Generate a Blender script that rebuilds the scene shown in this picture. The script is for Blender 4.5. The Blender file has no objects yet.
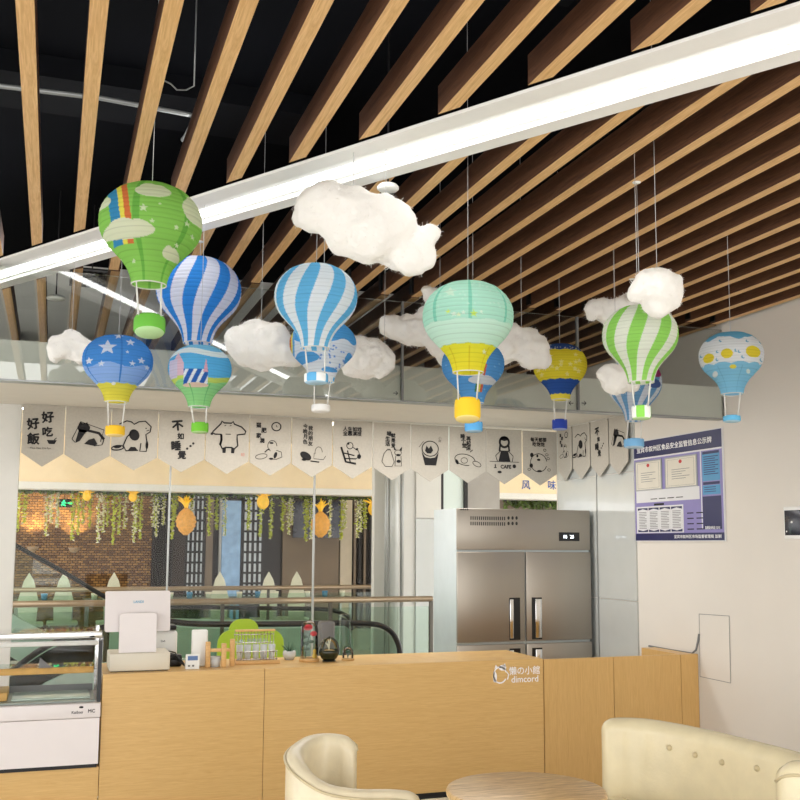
import bpy, bmesh, math, random
import numpy as np
from mathutils import Vector, Matrix, noise as mnoise
random.seed(7); rng = np.random.RandomState(5)
SC = bpy.context.scene; COL = SC.collection
# ------------------------------------------------------------------ camera
FPX = 1000.0; PP = (400.0, 431.0); EYE = Vector((0, 0, 1.63))
def _d(px, py): return Vector((px-PP[0], -(py-PP[1]), -FPX))
_vy = _d(52, 543).normalized()
_vx = _d(3300, 560); _vx = (_vx - _vy*_vx.dot(_vy)).normalized()
_vz = _vx.cross(_vy)
RW = Matrix((_vx, _vy, _vz))                    # camera axes -> world
cam_d = bpy.data.cameras.new('camera'); cam = bpy.data.objects.new('camera', cam_d); COL.objects.link(cam)
cam_d.sensor_width = 36; cam_d.lens = FPX/800*36; cam_d.shift_y = (PP[1]-400)/800
cam_d.clip_start = .05; cam_d.clip_end = 100
cam.matrix_world = Matrix.Translation(EYE) @ RW.to_4x4()
SC.camera = cam
# ------------------------------------------------------------------ world, light, exposure
W = bpy.data.worlds.new('world'); SC.world = W; W.use_nodes = True
W.node_tree.nodes['Background'].inputs[0].default_value = (1.0, .985, .96, 1)
W.node_tree.nodes['Background'].inputs[1].default_value = 1.15
SC.view_settings.view_transform = 'Standard'; SC.view_settings.look = 'None'
SC.view_settings.gamma = 1; SC.view_settings.exposure = 1.5
SC.view_settings.use_curve_mapping = False
def area_lamp(name, loc, sx, sy, power, color=(1, 1, 1), rot=(0, 0, 0)):
    l = bpy.data.lights.new(name, 'AREA'); l.shape = 'RECTANGLE'; l.size = sx; l.size_y = sy
    l.energy = power; l.color = color
    o = bpy.data.objects.new(name, l); COL.objects.link(o); o.location = loc; o.rotation_euler = rot
    return o
area_lamp('mall_ceiling_light', (3.5, 14, 3.40), 9, 4, 420, (1, .95, .86))
area_lamp('atrium_fill', (3.0, 9.4, 3.40), 8, 1.2, 150, (1, .97, .92))  # fill lamp added to brighten the white column and pale door
area_lamp('kitchen_ceiling_light', (2.0, 7.1, 2.645), 3.0, .5, 15, (1, .98, .95))
area_lamp('restaurant_light', (4.0, 18.5, 3.3), 9, .8, 14, (1, .85, .62))
# ------------------------------------------------------------------ pixel ray -> point on a plane
def ray(px, py):
    return RW @ (_d(px, py)/FPX)
def P(px, py, X=None, Y=None, Z=None, D=None):
    r = ray(px, py)
    if D is not None: t = D
    elif X is not None: t = X/r.x
    elif Y is not None: t = Y/r.y
    else: t = (Z-EYE.z)/r.z
    return EYE + r*t
def proj(p):
    c = RW.transposed() @ (Vector(p)-EYE)
    return PP[0]+FPX*c.x/-c.z, PP[1]-FPX*c.y/-c.z
# ------------------------------------------------------------------ materials
def lin(c):
    c = c/255.0
    return c/12.92 if c <= .04045 else ((c+.055)/1.055)**2.4
def rgb(r, g, b): return (lin(r), lin(g), lin(b), 1)
def nodes(name):
    m = bpy.data.materials.new(name); m.use_nodes = True
    nt = m.node_tree; b = nt.nodes['Principled BSDF']
    return m, nt, b
def mat(name, c, rough=.5, metal=0, emit=0, var=0.0, vscale=8, bump=0.0, bscale=60, spec=.5, coat=0, emitc=None, stretch=(1, 1, 1)):
    m, nt, b = nodes(name)
    col = rgb(*c)
    b.inputs['Base Color'].default_value = col
    b.inputs['Roughness'].default_value = rough; b.inputs['Metallic'].default_value = metal
    b.inputs['Specular IOR Level'].default_value = spec; b.inputs['Coat Weight'].default_value = coat
    if emit:
        b.inputs['Emission Color'].default_value = rgb(*(emitc or c)); b.inputs['Emission Strength'].default_value = emit
    tc = nt.nodes.new('ShaderNodeTexCoord'); mp = nt.nodes.new('ShaderNodeMapping')
    mp.inputs['Scale'].default_value = stretch
    nt.links.new(tc.outputs['Object'], mp.inputs[0])
    n = nt.nodes.new('ShaderNodeTexNoise'); n.inputs['Scale'].default_value = vscale; n.inputs['Detail'].default_value = 4
    nt.links.new(mp.outputs[0], n.inputs['Vector'])
    if var:
        r = nt.nodes.new('ShaderNodeValToRGB')
        r.color_ramp.elements[0].position = .3; r.color_ramp.elements[1].position = .7
        r.color_ramp.elements[0].color = tuple(v*(1-var) for v in col[:3])+(1,)
        r.color_ramp.elements[1].color = tuple(min(1, v*(1+var)) for v in col[:3])+(1,)
        nt.links.new(n.outputs[0], r.inputs[0]); nt.links.new(r.outputs[0], b.inputs['Base Color'])
    if bump:
        n2 = nt.nodes.new('ShaderNodeTexNoise'); n2.inputs['Scale'].default_value = bscale; n2.inputs['Detail'].default_value = 3
        nt.links.new(mp.outputs[0], n2.inputs['Vector'])
        bp = nt.nodes.new('ShaderNodeBump'); bp.inputs['Strength'].default_value = bump; bp.inputs['Distance'].default_value = .01
        nt.links.new(n2.outputs[0], bp.inputs['Height']); nt.links.new(bp.outputs[0], b.inputs['Normal'])
    return m
def wood(name, c1, c2, stretch, scale=14, rough=.45, dist=2.0):
    m, nt, b = nodes(name)
    tc = nt.nodes.new('ShaderNodeTexCoord'); mp = nt.nodes.new('ShaderNodeMapping')
    mp.inputs['Scale'].default_value = stretch
    nt.links.new(tc.outputs['Object'], mp.inputs[0])
    n = nt.nodes.new('ShaderNodeTexNoise'); n.inputs['Scale'].default_value = scale
    n.inputs['Detail'].default_value = 6; n.inputs['Roughness'].default_value = .6; n.inputs['Distortion'].default_value = dist
    r = nt.nodes.new('ShaderNodeValToRGB')
    r.color_ramp.elements[0].position = .32; r.color_ramp.elements[0].color = rgb(*c1)
    r.color_ramp.elements[1].position = .68; r.color_ramp.elements[1].color = rgb(*c2)
    nt.links.new(mp.outputs[0], n.inputs['Vector']); nt.links.new(n.outputs[0], r.inputs[0])
    nt.links.new(r.outputs[0], b.inputs['Base Color'])
    b.inputs['Roughness'].default_value = rough
    return m
def glass(name, tint=(255, 255, 255), refl=1.0, ior=1.5, rough=0.0):
    m = bpy.data.materials.new(name); m.use_nodes = True; nt = m.node_tree; nt.nodes.clear()
    o = nt.nodes.new('ShaderNodeOutputMaterial'); mx = nt.nodes.new('ShaderNodeMixShader')
    t = nt.nodes.new('ShaderNodeBsdfTransparent'); t.inputs[0].default_value = rgb(*tint)
    g = nt.nodes.new('ShaderNodeBsdfGlossy'); g.inputs['Roughness'].default_value = rough
    f = nt.nodes.new('ShaderNodeFresnel'); f.inputs[0].default_value = ior
    ml = nt.nodes.new('ShaderNodeMath'); ml.operation = 'MULTIPLY'; ml.inputs[1].default_value = refl
    nt.links.new(f.outputs[0], ml.inputs[0]); nt.links.new(ml.outputs[0], mx.inputs[0])
    nt.links.new(t.outputs[0], mx.inputs[1]); nt.links.new(g.outputs[0], mx.inputs[2]); nt.links.new(mx.outputs[0], o.inputs[0])
    return m
def paper(name, attr=True, c=(255, 255, 255), trans=.35, bump=0):
    m = bpy.data.materials.new(name); m.use_nodes = True; nt = m.node_tree; nt.nodes.clear()
    o = nt.nodes.new('ShaderNodeOutputMaterial'); mx = nt.nodes.new('ShaderNodeMixShader'); mx.inputs[0].default_value = trans
    d = nt.nodes.new('ShaderNodeBsdfDiffuse'); t = nt.nodes.new('ShaderNodeBsdfTranslucent')
    if attr:
        a = nt.nodes.new('ShaderNodeVertexColor'); a.layer_name = 'paint'; src = a.outputs[0]
        nt.links.new(src, d.inputs[0]); nt.links.new(src, t.inputs[0])
    else:
        d.inputs[0].default_value = rgb(*c); t.inputs[0].default_value = rgb(*c)
    if bump:
        n = nt.nodes.new('ShaderNodeTexNoise'); n.inputs['Scale'].default_value = 28; n.inputs['Detail'].default_value = 8
        tc = nt.nodes.new('ShaderNodeTexCoord'); nt.links.new(tc.outputs['Object'], n.inputs['Vector'])
        bp = nt.nodes.new('ShaderNodeBump'); bp.inputs['Strength'].default_value = bump; bp.inputs['Distance'].default_value = .02
        nt.links.new(n.outputs[0], bp.inputs['Height']); nt.links.new(bp.outputs[0], d.inputs['Normal'])
    nt.links.new(d.outputs[0], mx.inputs[1]); nt.links.new(t.outputs[0], mx.inputs[2]); nt.links.new(mx.outputs[0], o.inputs[0])
    return m
def brick(name):
    m, nt, b = nodes(name)
    tc = nt.nodes.new('ShaderNodeTexCoord'); mp = nt.nodes.new('ShaderNodeMapping'); mp.inputs['Rotation'].default_value = (math.pi/2, 0, 0)
    nt.links.new(tc.outputs['Object'], mp.inputs[0])
    t = nt.nodes.new('ShaderNodeTexBrick'); t.inputs['Scale'].default_value = 5.5
    t.inputs['Color1'].default_value = rgb(150, 112, 60); t.inputs['Color2'].default_value = rgb(92, 63, 34); t.inputs['Mortar'].default_value = rgb(38, 26, 16)
    t.inputs['Mortar Size'].default_value = .03
    nt.links.new(mp.outputs[0], t.inputs[0]); nt.links.new(t.outputs[0], b.inputs['Base Color'])
    b.inputs['Roughness'].default_value = .9
    return m
def tiles(name):
    m, nt, b = nodes(name)
    tc = nt.nodes.new('ShaderNodeTexCoord')
    t = nt.nodes.new('ShaderNodeTexBrick'); t.inputs['Scale'].default_value = 1.25; t.offset = 0
    t.inputs['Color1'].default_value = rgb(226, 222, 214); t.inputs['Color2'].default_value = rgb(220, 216, 208); t.inputs['Mortar'].default_value = rgb(130, 126, 120)
    t.inputs['Mortar Size'].default_value = .006; t.inputs['Brick Width'].default_value = 1; t.inputs['Row Height'].default_value = 1
    nt.links.new(tc.outputs['Object'], t.inputs[0]); nt.links.new(t.outputs[0], b.inputs['Base Color'])
    b.inputs['Roughness'].default_value = .25
    return m
M = {}
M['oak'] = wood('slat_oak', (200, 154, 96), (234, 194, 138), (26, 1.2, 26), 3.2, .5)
M['slat_brown'] = wood('slat_dark_brown', (72, 44, 28), (112, 74, 50), (1, 1.5, 34), 3.0, .55)  # darker brown on slat sides, ends and top than on the underside
M['counter'] = wood('counter_oak', (206, 163, 98), (221, 183, 118), (1.3, 1.3, 34), 3.2, .38)
M['counter_v'] = wood('gate_oak', (203, 160, 95), (218, 178, 114), (34, 34, 1.3), 3.2, .38)
M['table'] = wood('table_oak', (170, 124, 66), (242, 206, 144), (3, 34, 6), 2.2, .3, 1.2)
M['plenum'] = mat('plenum_black', (3, 4, 8), .95, spec=.1, var=.35, vscale=1.5)
M['duct'] = mat('duct_black', (5, 6, 10), .9, var=.3, spec=.15)
M['white'] = mat('white_metal', (238, 238, 234), .45, var=.02)
M['trough'] = mat('trough_aluminium', (240, 239, 235), .5, var=.02)
M['tube'] = mat('lit_diffuser', (255, 255, 255), .4, emit=3.0)
M['wall'] = mat('wall_paint', (220, 214, 205), .75, var=.015, vscale=3, bump=.03, bscale=120)
M['wallw'] = mat('panel_white', (214, 213, 208), .5, var=.02)
M['kceil'] = mat('kitchen_ceiling_paint', (222, 216, 204), .7, var=.02)
M['fascia'] = mat('fascia_gloss', (232, 230, 222), .4, var=.03)
M['panelglass'] = mat('lacquered_glass', (186, 189, 186), .14, var=.02, coat=.5)
M['floor'] = tiles('floor_tile')
M['glass'] = glass('clear_glass', (255, 255, 255), .25)
M['upglass'] = glass('partition_glass', (251, 253, 251), 2.3)
M['mglass'] = glass('green_glass', (238, 247, 242), .8)
M['frost'] = mat('cup_glass', (226, 230, 228), .15, var=.02)
M['frost'].node_tree.nodes['Principled BSDF'].inputs['Transmission Weight'].default_value = .2
M['dome'] = glass('dome_glass', (250, 252, 251), 1.1)
M['steel'] = mat('brushed_steel', (166, 159, 149), .38, .9, var=.05, vscale=2, stretch=(1, 1, .15))
M['steelside'] = mat('side_steel', (190, 199, 201), .3, .3, var=.03)
M['chrome'] = mat('chrome', (225, 225, 225), .12, 1, var=.01)
M['dark'] = mat('dark_gap', (22, 20, 20), .6, var=.1)
M['black'] = mat('black_plastic', (14, 14, 16), .35, var=.1)
M['ink'] = mat('print_ink', (22, 20, 22), .8, var=.05)
M['redink'] = mat('red_seal_ink', (205, 110, 95), .8, var=.05)
M['cloth'] = mat('banner_linen', (178, 172, 161), .9, var=.05, vscale=60, bump=.1, bscale=300)
M['cord'] = mat('white_cord', (214, 212, 206), .7, var=.03)
M['thread'] = mat('nylon_thread', (190, 190, 190), .3, var=.03)
M['plast'] = mat('white_plastic', (232, 224, 222), .4, var=.01)
M['plast2'] = mat('beige_plastic', (222, 214, 196), .45, var=.01)
M['leather'] = mat('cream_leather', (230, 217, 186), .28, var=.06, vscale=14, bump=.12, bscale=90)
M['piping'] = mat('leather_piping', (206, 190, 152), .35, var=.05)
M['sofa'] = mat('cream_leather_sofa', (229, 216, 180), .22, var=.05, vscale=9, bump=.1, bscale=70)
M['paper'] = paper('lantern_paper', trans=.5)
M['cotton'] = paper('cotton_wool', False, (250, 248, 244), .3, bump=.5)
M['navy'] = mat('board_navy', (14, 18, 78), .4, var=.03)
M['board'] = mat('board_lilac', (132, 124, 180), .4, var=.03)
M['boardw'] = mat('board_white', (214, 214, 216), .4, var=.02)
M['sky'] = mat('board_sky', (70, 142, 186), .4, var=.05)
M['cert'] = mat('certificate_paper', (214, 208, 194), .6, var=.03)
M['red'] = mat('red', (190, 40, 40), .5, var=.05)
M['frame'] = mat('grey_frame', (160, 162, 160), .35, .5, var=.03)
M['txtw'] = mat('white_lettering', (240, 240, 240), .6, var=.02)
M['txtg'] = mat('grey_text', (120, 120, 120), .7, var=.02)
M['txtd'] = mat('dark_text', (56, 66, 110), .7, var=.02)
M['bluetxt'] = mat('blue_lettering', (40, 90, 180), .6, var=.02)
M['bulk'] = mat('bulkhead_cream', (252, 232, 196), .7, var=.02)
M['brick'] = brick('brick_wall')
M['rail'] = mat('rail_bronze', (150, 132, 108), .3, .6, var=.04)
M['rubber'] = mat('handrail_rubber', (16, 18, 20), .4, var=.1)
M['vine'] = mat('vine_leaf', (196, 208, 66), .7, var=.25, vscale=30)
M['vinew'] = mat('vine_blossom', (244, 242, 216), .7, var=.1, vscale=30)
M['fern'] = mat('foliage', (88, 112, 40), .7, var=.4, vscale=20)
M['pine'] = mat('pineapple_lantern', (206, 148, 66), .6, emit=.12, var=.2, vscale=20)
M['pinetop'] = mat('pineapple_crown', (232, 184, 50), .6, emit=.12, var=.2)
M['curtain'] = mat('dark_curtain', (36, 28, 24), .8, var=.35, vscale=6, stretch=(2.5, 2.5, .05))
M['stone'] = mat('stone_panel', (118, 104, 88), .7, var=.15, vscale=2)
M['tv'] = mat('screen_black', (22, 26, 44), .2, var=.1)
M['bluewin'] = mat('blue_window', (120, 150, 180), .2, var=.2, emit=.15)
M['lat'] = mat('lattice_black', (26, 22, 20), .6, var=.1)
M['latb'] = mat('lattice_paper', (190, 196, 196), .8, var=.1, emit=.15)
M['lime'] = mat('lime_panel', (160, 190, 40), .5, var=.05)
M['green'] = mat('exit_green', (40, 190, 110), .5, emit=1.0)
M['pale'] = mat('white_chair', (226, 226, 206), .6, var=.04)
M['tabletop'] = mat('grey_table', (120, 112, 104), .5, var=.1)
M['esc'] = mat('escalator_panel', (172, 194, 184), .35, 0, var=.1)
M['egg'] = mat('dark_green_glaze', (40, 44, 26), .2, var=.2)
M['rose'] = mat('rose_petal', (196, 34, 44), .6, var=.15, vscale=60)
M['stem'] = mat('rose_leaf', (36, 76, 48), .6, var=.2, vscale=40)
M['rack'] = mat('chrome_wire', (205, 205, 200), .25, .8, var=.02)
M['pinewood'] = wood('pine', (206, 160, 98), (226, 184, 124), (3, 3, 20), 3, .5)
M['bread'] = mat('golden_board', (196, 152, 74), .5, var=.15, vscale=20)
M['sea'] = mat('blue_sticker', (60, 160, 200), .5, var=.05)
M['lbl'] = mat('blue_logo', (90, 120, 170), .5, var=.02)
M['mallceil'] = mat('mall_ceiling', (236, 226, 204), .8, var=.02)
M['spot'] = mat('downlight_lit', (255, 255, 250), .4, emit=3.0)
M['whitelogo'] = mat('white_logo', (250, 246, 246), .5, var=.01)
M['yellow'] = mat('yellow_bud', (235, 200, 80), .6, var=.1)
# ------------------------------------------------------------------ mesh collector
class MB:
    def __init__(s): s.v = []; s.f = []; s.mi = []; s.sm = []
    def add(s, vs, fs, mi=0, smooth=False):
        o = len(s.v); s.v += [tuple(v) for v in vs]
        for f in fs: s.f.append(tuple(i+o for i in f)); s.mi.append(mi); s.sm.append(smooth)
        return s
    def box(s, a, b, mi=0):
        x0, y0, z0 = (min(a[i], b[i]) for i in range(3)); x1, y1, z1 = (max(a[i], b[i]) for i in range(3))
        v = [(x0,y0,z0),(x1,y0,z0),(x1,y1,z0),(x0,y1,z0),(x0,y0,z1),(x1,y0,z1),(x1,y1,z1),(x0,y1,z1)]
        return s.add(v, [(0,3,2,1),(4,5,6,7),(0,1,5,4),(1,2,6,5),(2,3,7,6),(3,0,4,7)], mi)
    def rbox(s, a, b, r, seg=2, mi=0):
        bm = bmesh.new(); bmesh.ops.create_cube(bm, size=1)
        c = [(a[i]+b[i])/2 for i in range(3)]; d = [abs(b[i]-a[i]) for i in range(3)]
        for v in bm.verts: v.co = Vector([c[i]+v.co[i]*d[i] for i in range(3)])
        bmesh.ops.bevel(bm, geom=bm.edges[:], offset=min(r, min(d)*.49), segments=seg, profile=.5, affect='EDGES')
        s.frombm(bm, mi, True); return s
    def frombm(s, bm, mi=0, smooth=False):
        bm.verts.index_update()
        s.add([v.co[:] for v in bm.verts], [[v.index for v in f.verts] for f in bm.faces], mi, smooth); bm.free()
    def tube(s, pts, r, n=8, mi=0, cap=True, radii=None):
        pts = [Vector(p) for p in pts]; base = len(s.v); k = len(pts)
        t0 = (pts[1]-pts[0]).normalized()
        ref = Vector((0, 0, 1)) if abs(t0.z) < .9 else Vector((1, 0, 0))
        u = t0.cross(ref).normalized()
        vs = []
        for i, p in enumerate(pts):
            t = (pts[min(i+1, k-1)]-pts[max(i-1, 0)]).normalized()
            u = (u - t*u.dot(t)).normalized(); w = t.cross(u)
            rr = radii[i] if radii else r
            for j in range(n):
                a = 2*math.pi*j/n; vs.append(p + u*(rr*math.cos(a)) + w*(rr*math.sin(a)))
        fs = [(i*n+j, i*n+(j+1)%n, (i+1)*n+(j+1)%n, (i+1)*n+j) for i in range(k-1) for j in range(n)]
        if cap: fs += [tuple(range(n-1, -1, -1)), tuple((k-1)*n+j for j in range(n))]
        return s.add(vs, fs, mi, True)
    def lathe(s, prof, c=(0, 0, 0), n=32, mi=0, smooth=True, cap0=True, cap1=True):
        k = len(prof); vs = []
        for r, z in prof:
            for j in range(n):
                a = 2*math.pi*j/n; vs.append((c[0]+r*math.cos(a), c[1]+r*math.sin(a), c[2]+z))
        fs = [(i*n+j, i*n+(j+1)%n, (i+1)*n+(j+1)%n, (i+1)*n+j) for i in range(k-1) for j in range(n)]
        if cap0: fs.append(tuple(range(n-1, -1, -1)))
        if cap1: fs.append(tuple((k-1)*n+j for j in range(n)))
        return s.add(vs, fs, mi, smooth)
    def prism(s, poly, fn, mi=0):
        """poly in 2d, fn(u,v,side) -> 3d for side 0/1"""
        n = len(poly)
        vs = [fn(u, v, 0) for u, v in poly]+[fn(u, v, 1) for u, v in poly]
        fs = [tuple(range(n-1, -1, -1)), tuple(range(n, 2*n))]+[(i, (i+1) % n, n+(i+1) % n, n+i) for i in range(n)]
        return s.add(vs, fs, mi)
    def ball(s, c, r, seg=16, ring=10, mi=0, sc=(1, 1, 1)):
        prof = [(max(1e-4, math.sin(math.pi*i/ring))*r, -math.cos(math.pi*i/ring)*r) for i in range(ring+1)]
        base = len(s.v); s.lathe(prof, (0, 0, 0), seg, mi)
        for i in range(base, len(s.v)):
            x, y, z = s.v[i]; s.v[i] = (c[0]+x*sc[0], c[1]+y*sc[1], c[2]+z*sc[2])
        return s
    def build(s, name, mats, parent=None, org=None):
        """org: origin of the object (mesh data kept in world axes)"""
        if not isinstance(mats, (list, tuple)): mats = [mats]
        if parent is not None and org is None: org = parent.matrix_world.translation.copy() if parent.type == 'EMPTY' else Vector(parent['_org'])
        if org is None:
            a = np.array(s.v); org = Vector(((a[:, 0].min()+a[:, 0].max())/2, (a[:, 1].min()+a[:, 1].max())/2, a[:, 2].min()))
        org = Vector(org)
        me = bpy.data.meshes.new(name)
        me.from_pydata([tuple(Vector(v)-org) for v in s.v], [], s.f); 
        for m in mats: me.materials.append(m)
        me.polygons.foreach_set('material_index', s.mi); me.polygons.foreach_set('use_smooth', s.sm)
        me.update()
        o = bpy.data.objects.new(name, me); COL.objects.link(o)
        ORG[o.name] = org
        if parent is not None:
            o.parent = parent
            po = ORG[parent.name]; o.location = org-po
        else: o.location = org
        return o
ORG = {}
def build(mb, name, mats, parent=None, org=None):
    if parent is not None and org is None: org = ORG[parent.name]
    return mb.build(name, mats, parent, org)
def tag(o, label, cat, group=None, kind=None):
    o['label'] = label; o['category'] = cat
    if group: o['group'] = group
    if kind: o['kind'] = kind
    return o
def thing(name, loc, label, cat, group=None):
    e = bpy.data.objects.new(name, None); COL.objects.link(e); e.location = loc; e.empty_display_size = .05
    ORG[e.name] = Vector(loc)
    bpy.context.view_layer.update()
    return tag(e, label, cat, group)
def struct(mb, name, mats):
    o = build(mb, name, mats, None, (0, 0, 0)); o['kind'] = 'structure'; return o
def copy_tree(o, parent=None):
    c = o.copy(); COL.objects.link(c)
    if parent is not None: c.parent = parent
    for ch in list(o.children): copy_tree(ch, c)
    return c
# ------------------------------------------------------------------ 2d ink: strokes, fills, letters
_tc = {}
def text2d(t, size, bold=0.0):
    key = (t, bold)
    if key not in _tc:
        c = bpy.data.curves.new('lettering', 'FONT'); c.body = t; c.align_x = 'CENTER'; c.align_y = 'CENTER'; c.offset = bold; c.resolution_u = 3
        o = bpy.data.objects.new('lettering', c); COL.objects.link(o)
        bpy.context.view_layer.update()
        me = bpy.data.meshes.new_from_object(o.evaluated_get(bpy.context.evaluated_depsgraph_get()))
        vs = np.array([v.co[:2] for v in me.vertices]); fs = [tuple(p.vertices) for p in me.polygons]
        vs = vs-(vs.max(0)+vs.min(0))/2
        bpy.data.objects.remove(o); bpy.data.curves.remove(c); bpy.data.meshes.remove(me)
        _tc[key] = (vs, fs)
    vs, fs = _tc[key]
    return vs*size, fs
class Ink:
    """collects flat marks in (u right, v up); fn maps to 3d"""
    def __init__(s): s.mb = MB()
    def text(s, t, u, v, size, bold=.0, mi=0, rot=0, width=None):
        vs, fs = text2d(t, size, 0.0)
        if width:
            k = width/max(1e-6, vs[:, 0].max()-vs[:, 0].min()); vs = vs*np.array([k, 1])
        c, n = math.cos(rot), math.sin(rot)
        e = bold*size*.55
        for k, (dx, dy) in enumerate(((0, 0), (e, 0), (-e, 0), (0, e), (0, -e)) if bold else ((0, 0),)):
            s.mb.add([(u+dx+a*c-b*n, v+dy+a*n+b*c, k) for a, b in vs], fs, mi)
        return s
    def fill(s, pts, mi=0):
        s.mb.add([(a, b, 0) for a, b in pts], [tuple(range(len(pts)))], mi); return s
    def ell(s, u, v, a, b, rot=0, mi=0, n=20):
        c, w = math.cos(rot), math.sin(rot)
        return s.fill([(u+a*math.cos(t)*c-b*math.sin(t)*w, v+a*math.cos(t)*w+b*math.sin(t)*c) for t in [2*math.pi*i/n for i in range(n)]], mi)
    def line(s, pts, w, mi=0, closed=False):
        n = len(pts); L = []; R = []
        for i, p in enumerate(pts):
            a = pts[(i-1) % n] if (closed or i > 0) else p; b = pts[(i+1) % n] if (closed or i < n-1) else p
            dx, dy = b[0]-a[0], b[1]-a[1]; l = math.hypot(dx, dy) or 1
            nx, ny = -dy/l*w/2, dx/l*w/2
            L.append((p[0]+nx, p[1]+ny, 0)); R.append((p[0]-nx, p[1]-ny, 0))
        fs = [(i, (i+1) % n, n+(i+1) % n, n+i) for i in range(n if closed else n-1)]
        s.mb.add(L+R, fs, mi); return s
    def ring(s, u, v, a, b, w, rot=0, mi=0, t0=0, t1=360, n=24):
        c, q = math.cos(rot), math.sin(rot); pts = []
        full = (t1-t0) >= 360
        for i in range(n if full else n+1):
            t = math.radians(t0+(t1-t0)*i/n); x, y = a*math.cos(t), b*math.sin(t)
            pts.append((u+x*c-y*q, v+x*q+y*c))
        return s.line(pts, w, mi, full)
    def rect(s, u0, v0, u1, v1, mi=0): return s.fill([(u0, v0), (u1, v0), (u1, v1), (u0, v1)], mi)
    def place(s, name, mats, parent, fn):
        o, x, y = Vector(fn(0, 0)), Vector(fn(1, 0)), Vector(fn(0, 1))
        nv = (x-o).cross(y-o).normalized()
        if nv.dot(EYE-o) < 0: nv = -nv
        s.mb.v = [tuple(Vector(fn(a, b))+nv*(.00025*k)) for a, b, k in s.mb.v]
        return build(s.mb, name, mats, parent)
# ================================================================== SETTING
XW, YF, YB, ZC = 4.231, 5.59, 7.95, 3.12
struct(MB().box((-6, -3.5, -.1), (12.5, 8.0, 0)), 'floor', M['floor'])
struct(MB().box((-6, 8.0, -.1), (14, 20, 0)), 'floor_mall', M['floor'])
struct(MB().box((-6, -1.5, 3.78), (XW+.3, 8.6, 3.9)), 'ceiling', M['plenum'])
struct(MB().box((XW, -3.5, 0), (XW+.2, 7.97, 3.78)), 'wall_right', M['wall'])
XL = P(22, 402, Y=YB).x
struct(MB().box((-4.5, YB, 0), (XL, YB+.12, 2.66)), 'wall_left', M['wallw'])
struct(MB().box((-4.5, YB+.05, 2.66), (XW, YB+.17, 3.78)), 'wall_back', M['fascia'])
# kitchen box: lowered ceiling with a lip under the upper glass
struct(MB().box((-4.5, YF+.05, 2.66), (XW, YB+.05, 2.70)), 'ceiling_kitchen', M['kceil'])
struct(MB().box((-4.5, YF+.02, 2.485), (XW, YF+.05, 2.70)), 'trim_1', M['fascia'])
struct(MB().box((-4.5, YF-.015, 2.475), (XW, YF+.06, 2.485)), 'trim_2', M['frame'])
# upper glass with mullions
gx = [-.19, P(402, 390, Y=YF).x, P(578, 400, Y=YF).x, XW]
w1 = struct(MB().box((-4.4, YF-.006, 2.486), (XW, YF+.006, 3.09)), 'window_1', M['upglass'])
for x in gx[1:3]:
    struct(MB().box((x-.006, YF-.012, 2.487), (x+.006, YF+.012, 3.09)), 'trim_3', M['txtg'])
ik = Ink()
for px in (571.5, 584.5):
    ik.text('←' if px < 578 else '→', P(px, 403, Y=YF-.014).x, P(px, 403, Y=YF-.014).z, .045, .02)
ik.text('→', P(396, 393, Y=YF-.014).x, P(396, 393, Y=YF-.014).z, .04, .02)
st = ik.place('door_sticker', M['ink'], None, lambda u, v: (u, YF-.008, v))
tag(st, 'small dark arrow stickers on the upper glass partition', 'sticker')
# back glass
struct(MB().box((XL, YB-.006, 0), (XW, YB+.006, 2.66)), 'window_2', M['glass'])
for px in (169, 314):
    x = P(px, 520, Y=YB).x
    struct(MB().box((x-.006, YB-.012, 0), (x+.006, YB+.02, 2.66)), 'trim_4', M['frame'])
# lacquered glass panels on the right wall beyond the paint
y0 = P(637.5, 560, X=XW).y
ym = P(598, 560, X=XW-.01).y
pz = 1.21
for a, b in ((y0, ym-.008), (ym+.008, YB-.02)):
    struct(MB().box((XW-.012, a, 0), (XW, b, pz-.003)), 'trim_5', M['panelglass'])
    struct(MB().box((XW-.012, a, pz+.003), (XW, b, 2.2)), 'trim_5', M['panelglass'])
struct(MB().box((XW-.012, y0, 2.206), (XW, YB-.02, 2.66)), 'trim_5', M['panelglass'])
struct(MB().box((XW-.016, ym-.005, 0), (XW-.001, ym+.005, 2.3)), 'trim_6', M['frame'])
# plenum clutter
for a, b, t in (((-1.5, 3.0, 3.70), (1.8, 3.25, 3.78), 0), ((-1.5, 4.5, 3.68), (1.2, 4.9, 3.78), 0), ((-1.5, 1.6, 3.66), (3.5, 2.0, 3.78), 0)):
    o = build(MB().box(a, b), 'ceiling_duct', M['duct']); 
    tag(o, {3.0: 'black ceiling duct just before the light trough at upper left', 4.5: 'black ceiling duct above the trough near the glass partition', 1.6: 'black ceiling duct nearest the camera above the slats'}[a[1]], 'duct')
# conduit
zc = 3.5
pts = [P(-40, 80, Z=zc), P(0, 86, Z=zc), P(100, 98, Z=zc), P(186, 114, Z=zc), P(193, 116, Z=zc)]
e = P(186, 136, Z=zc-.02)
c = thing('conduit_pipe', pts[2], 'thin grey conduit pipe crossing the dark ceiling at upper left', 'pipe')
build(MB().tube(pts, .011), 'pipe', M['frame'], c)
build(MB().tube([pts[4], pts[4]+Vector((0, -.01, -.03)), e, P(183, 140, Z=zc-.02)], .011), 'elbow', M['frame'], c)
wp = [P(a, b, Z=3.35) for a, b in ((163, 80), (171, 84), (177, 90), (186, 90), (194, 86))]
o = build(MB().tube([tuple(p) for p in wp]+[(wp[-1].x, wp[-1].y, 3.78)], .003, 5), 'loose_wire', M['frame']); tag(o, 'thin loose curly wire dangling from the dark ceiling', 'wire')
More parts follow.
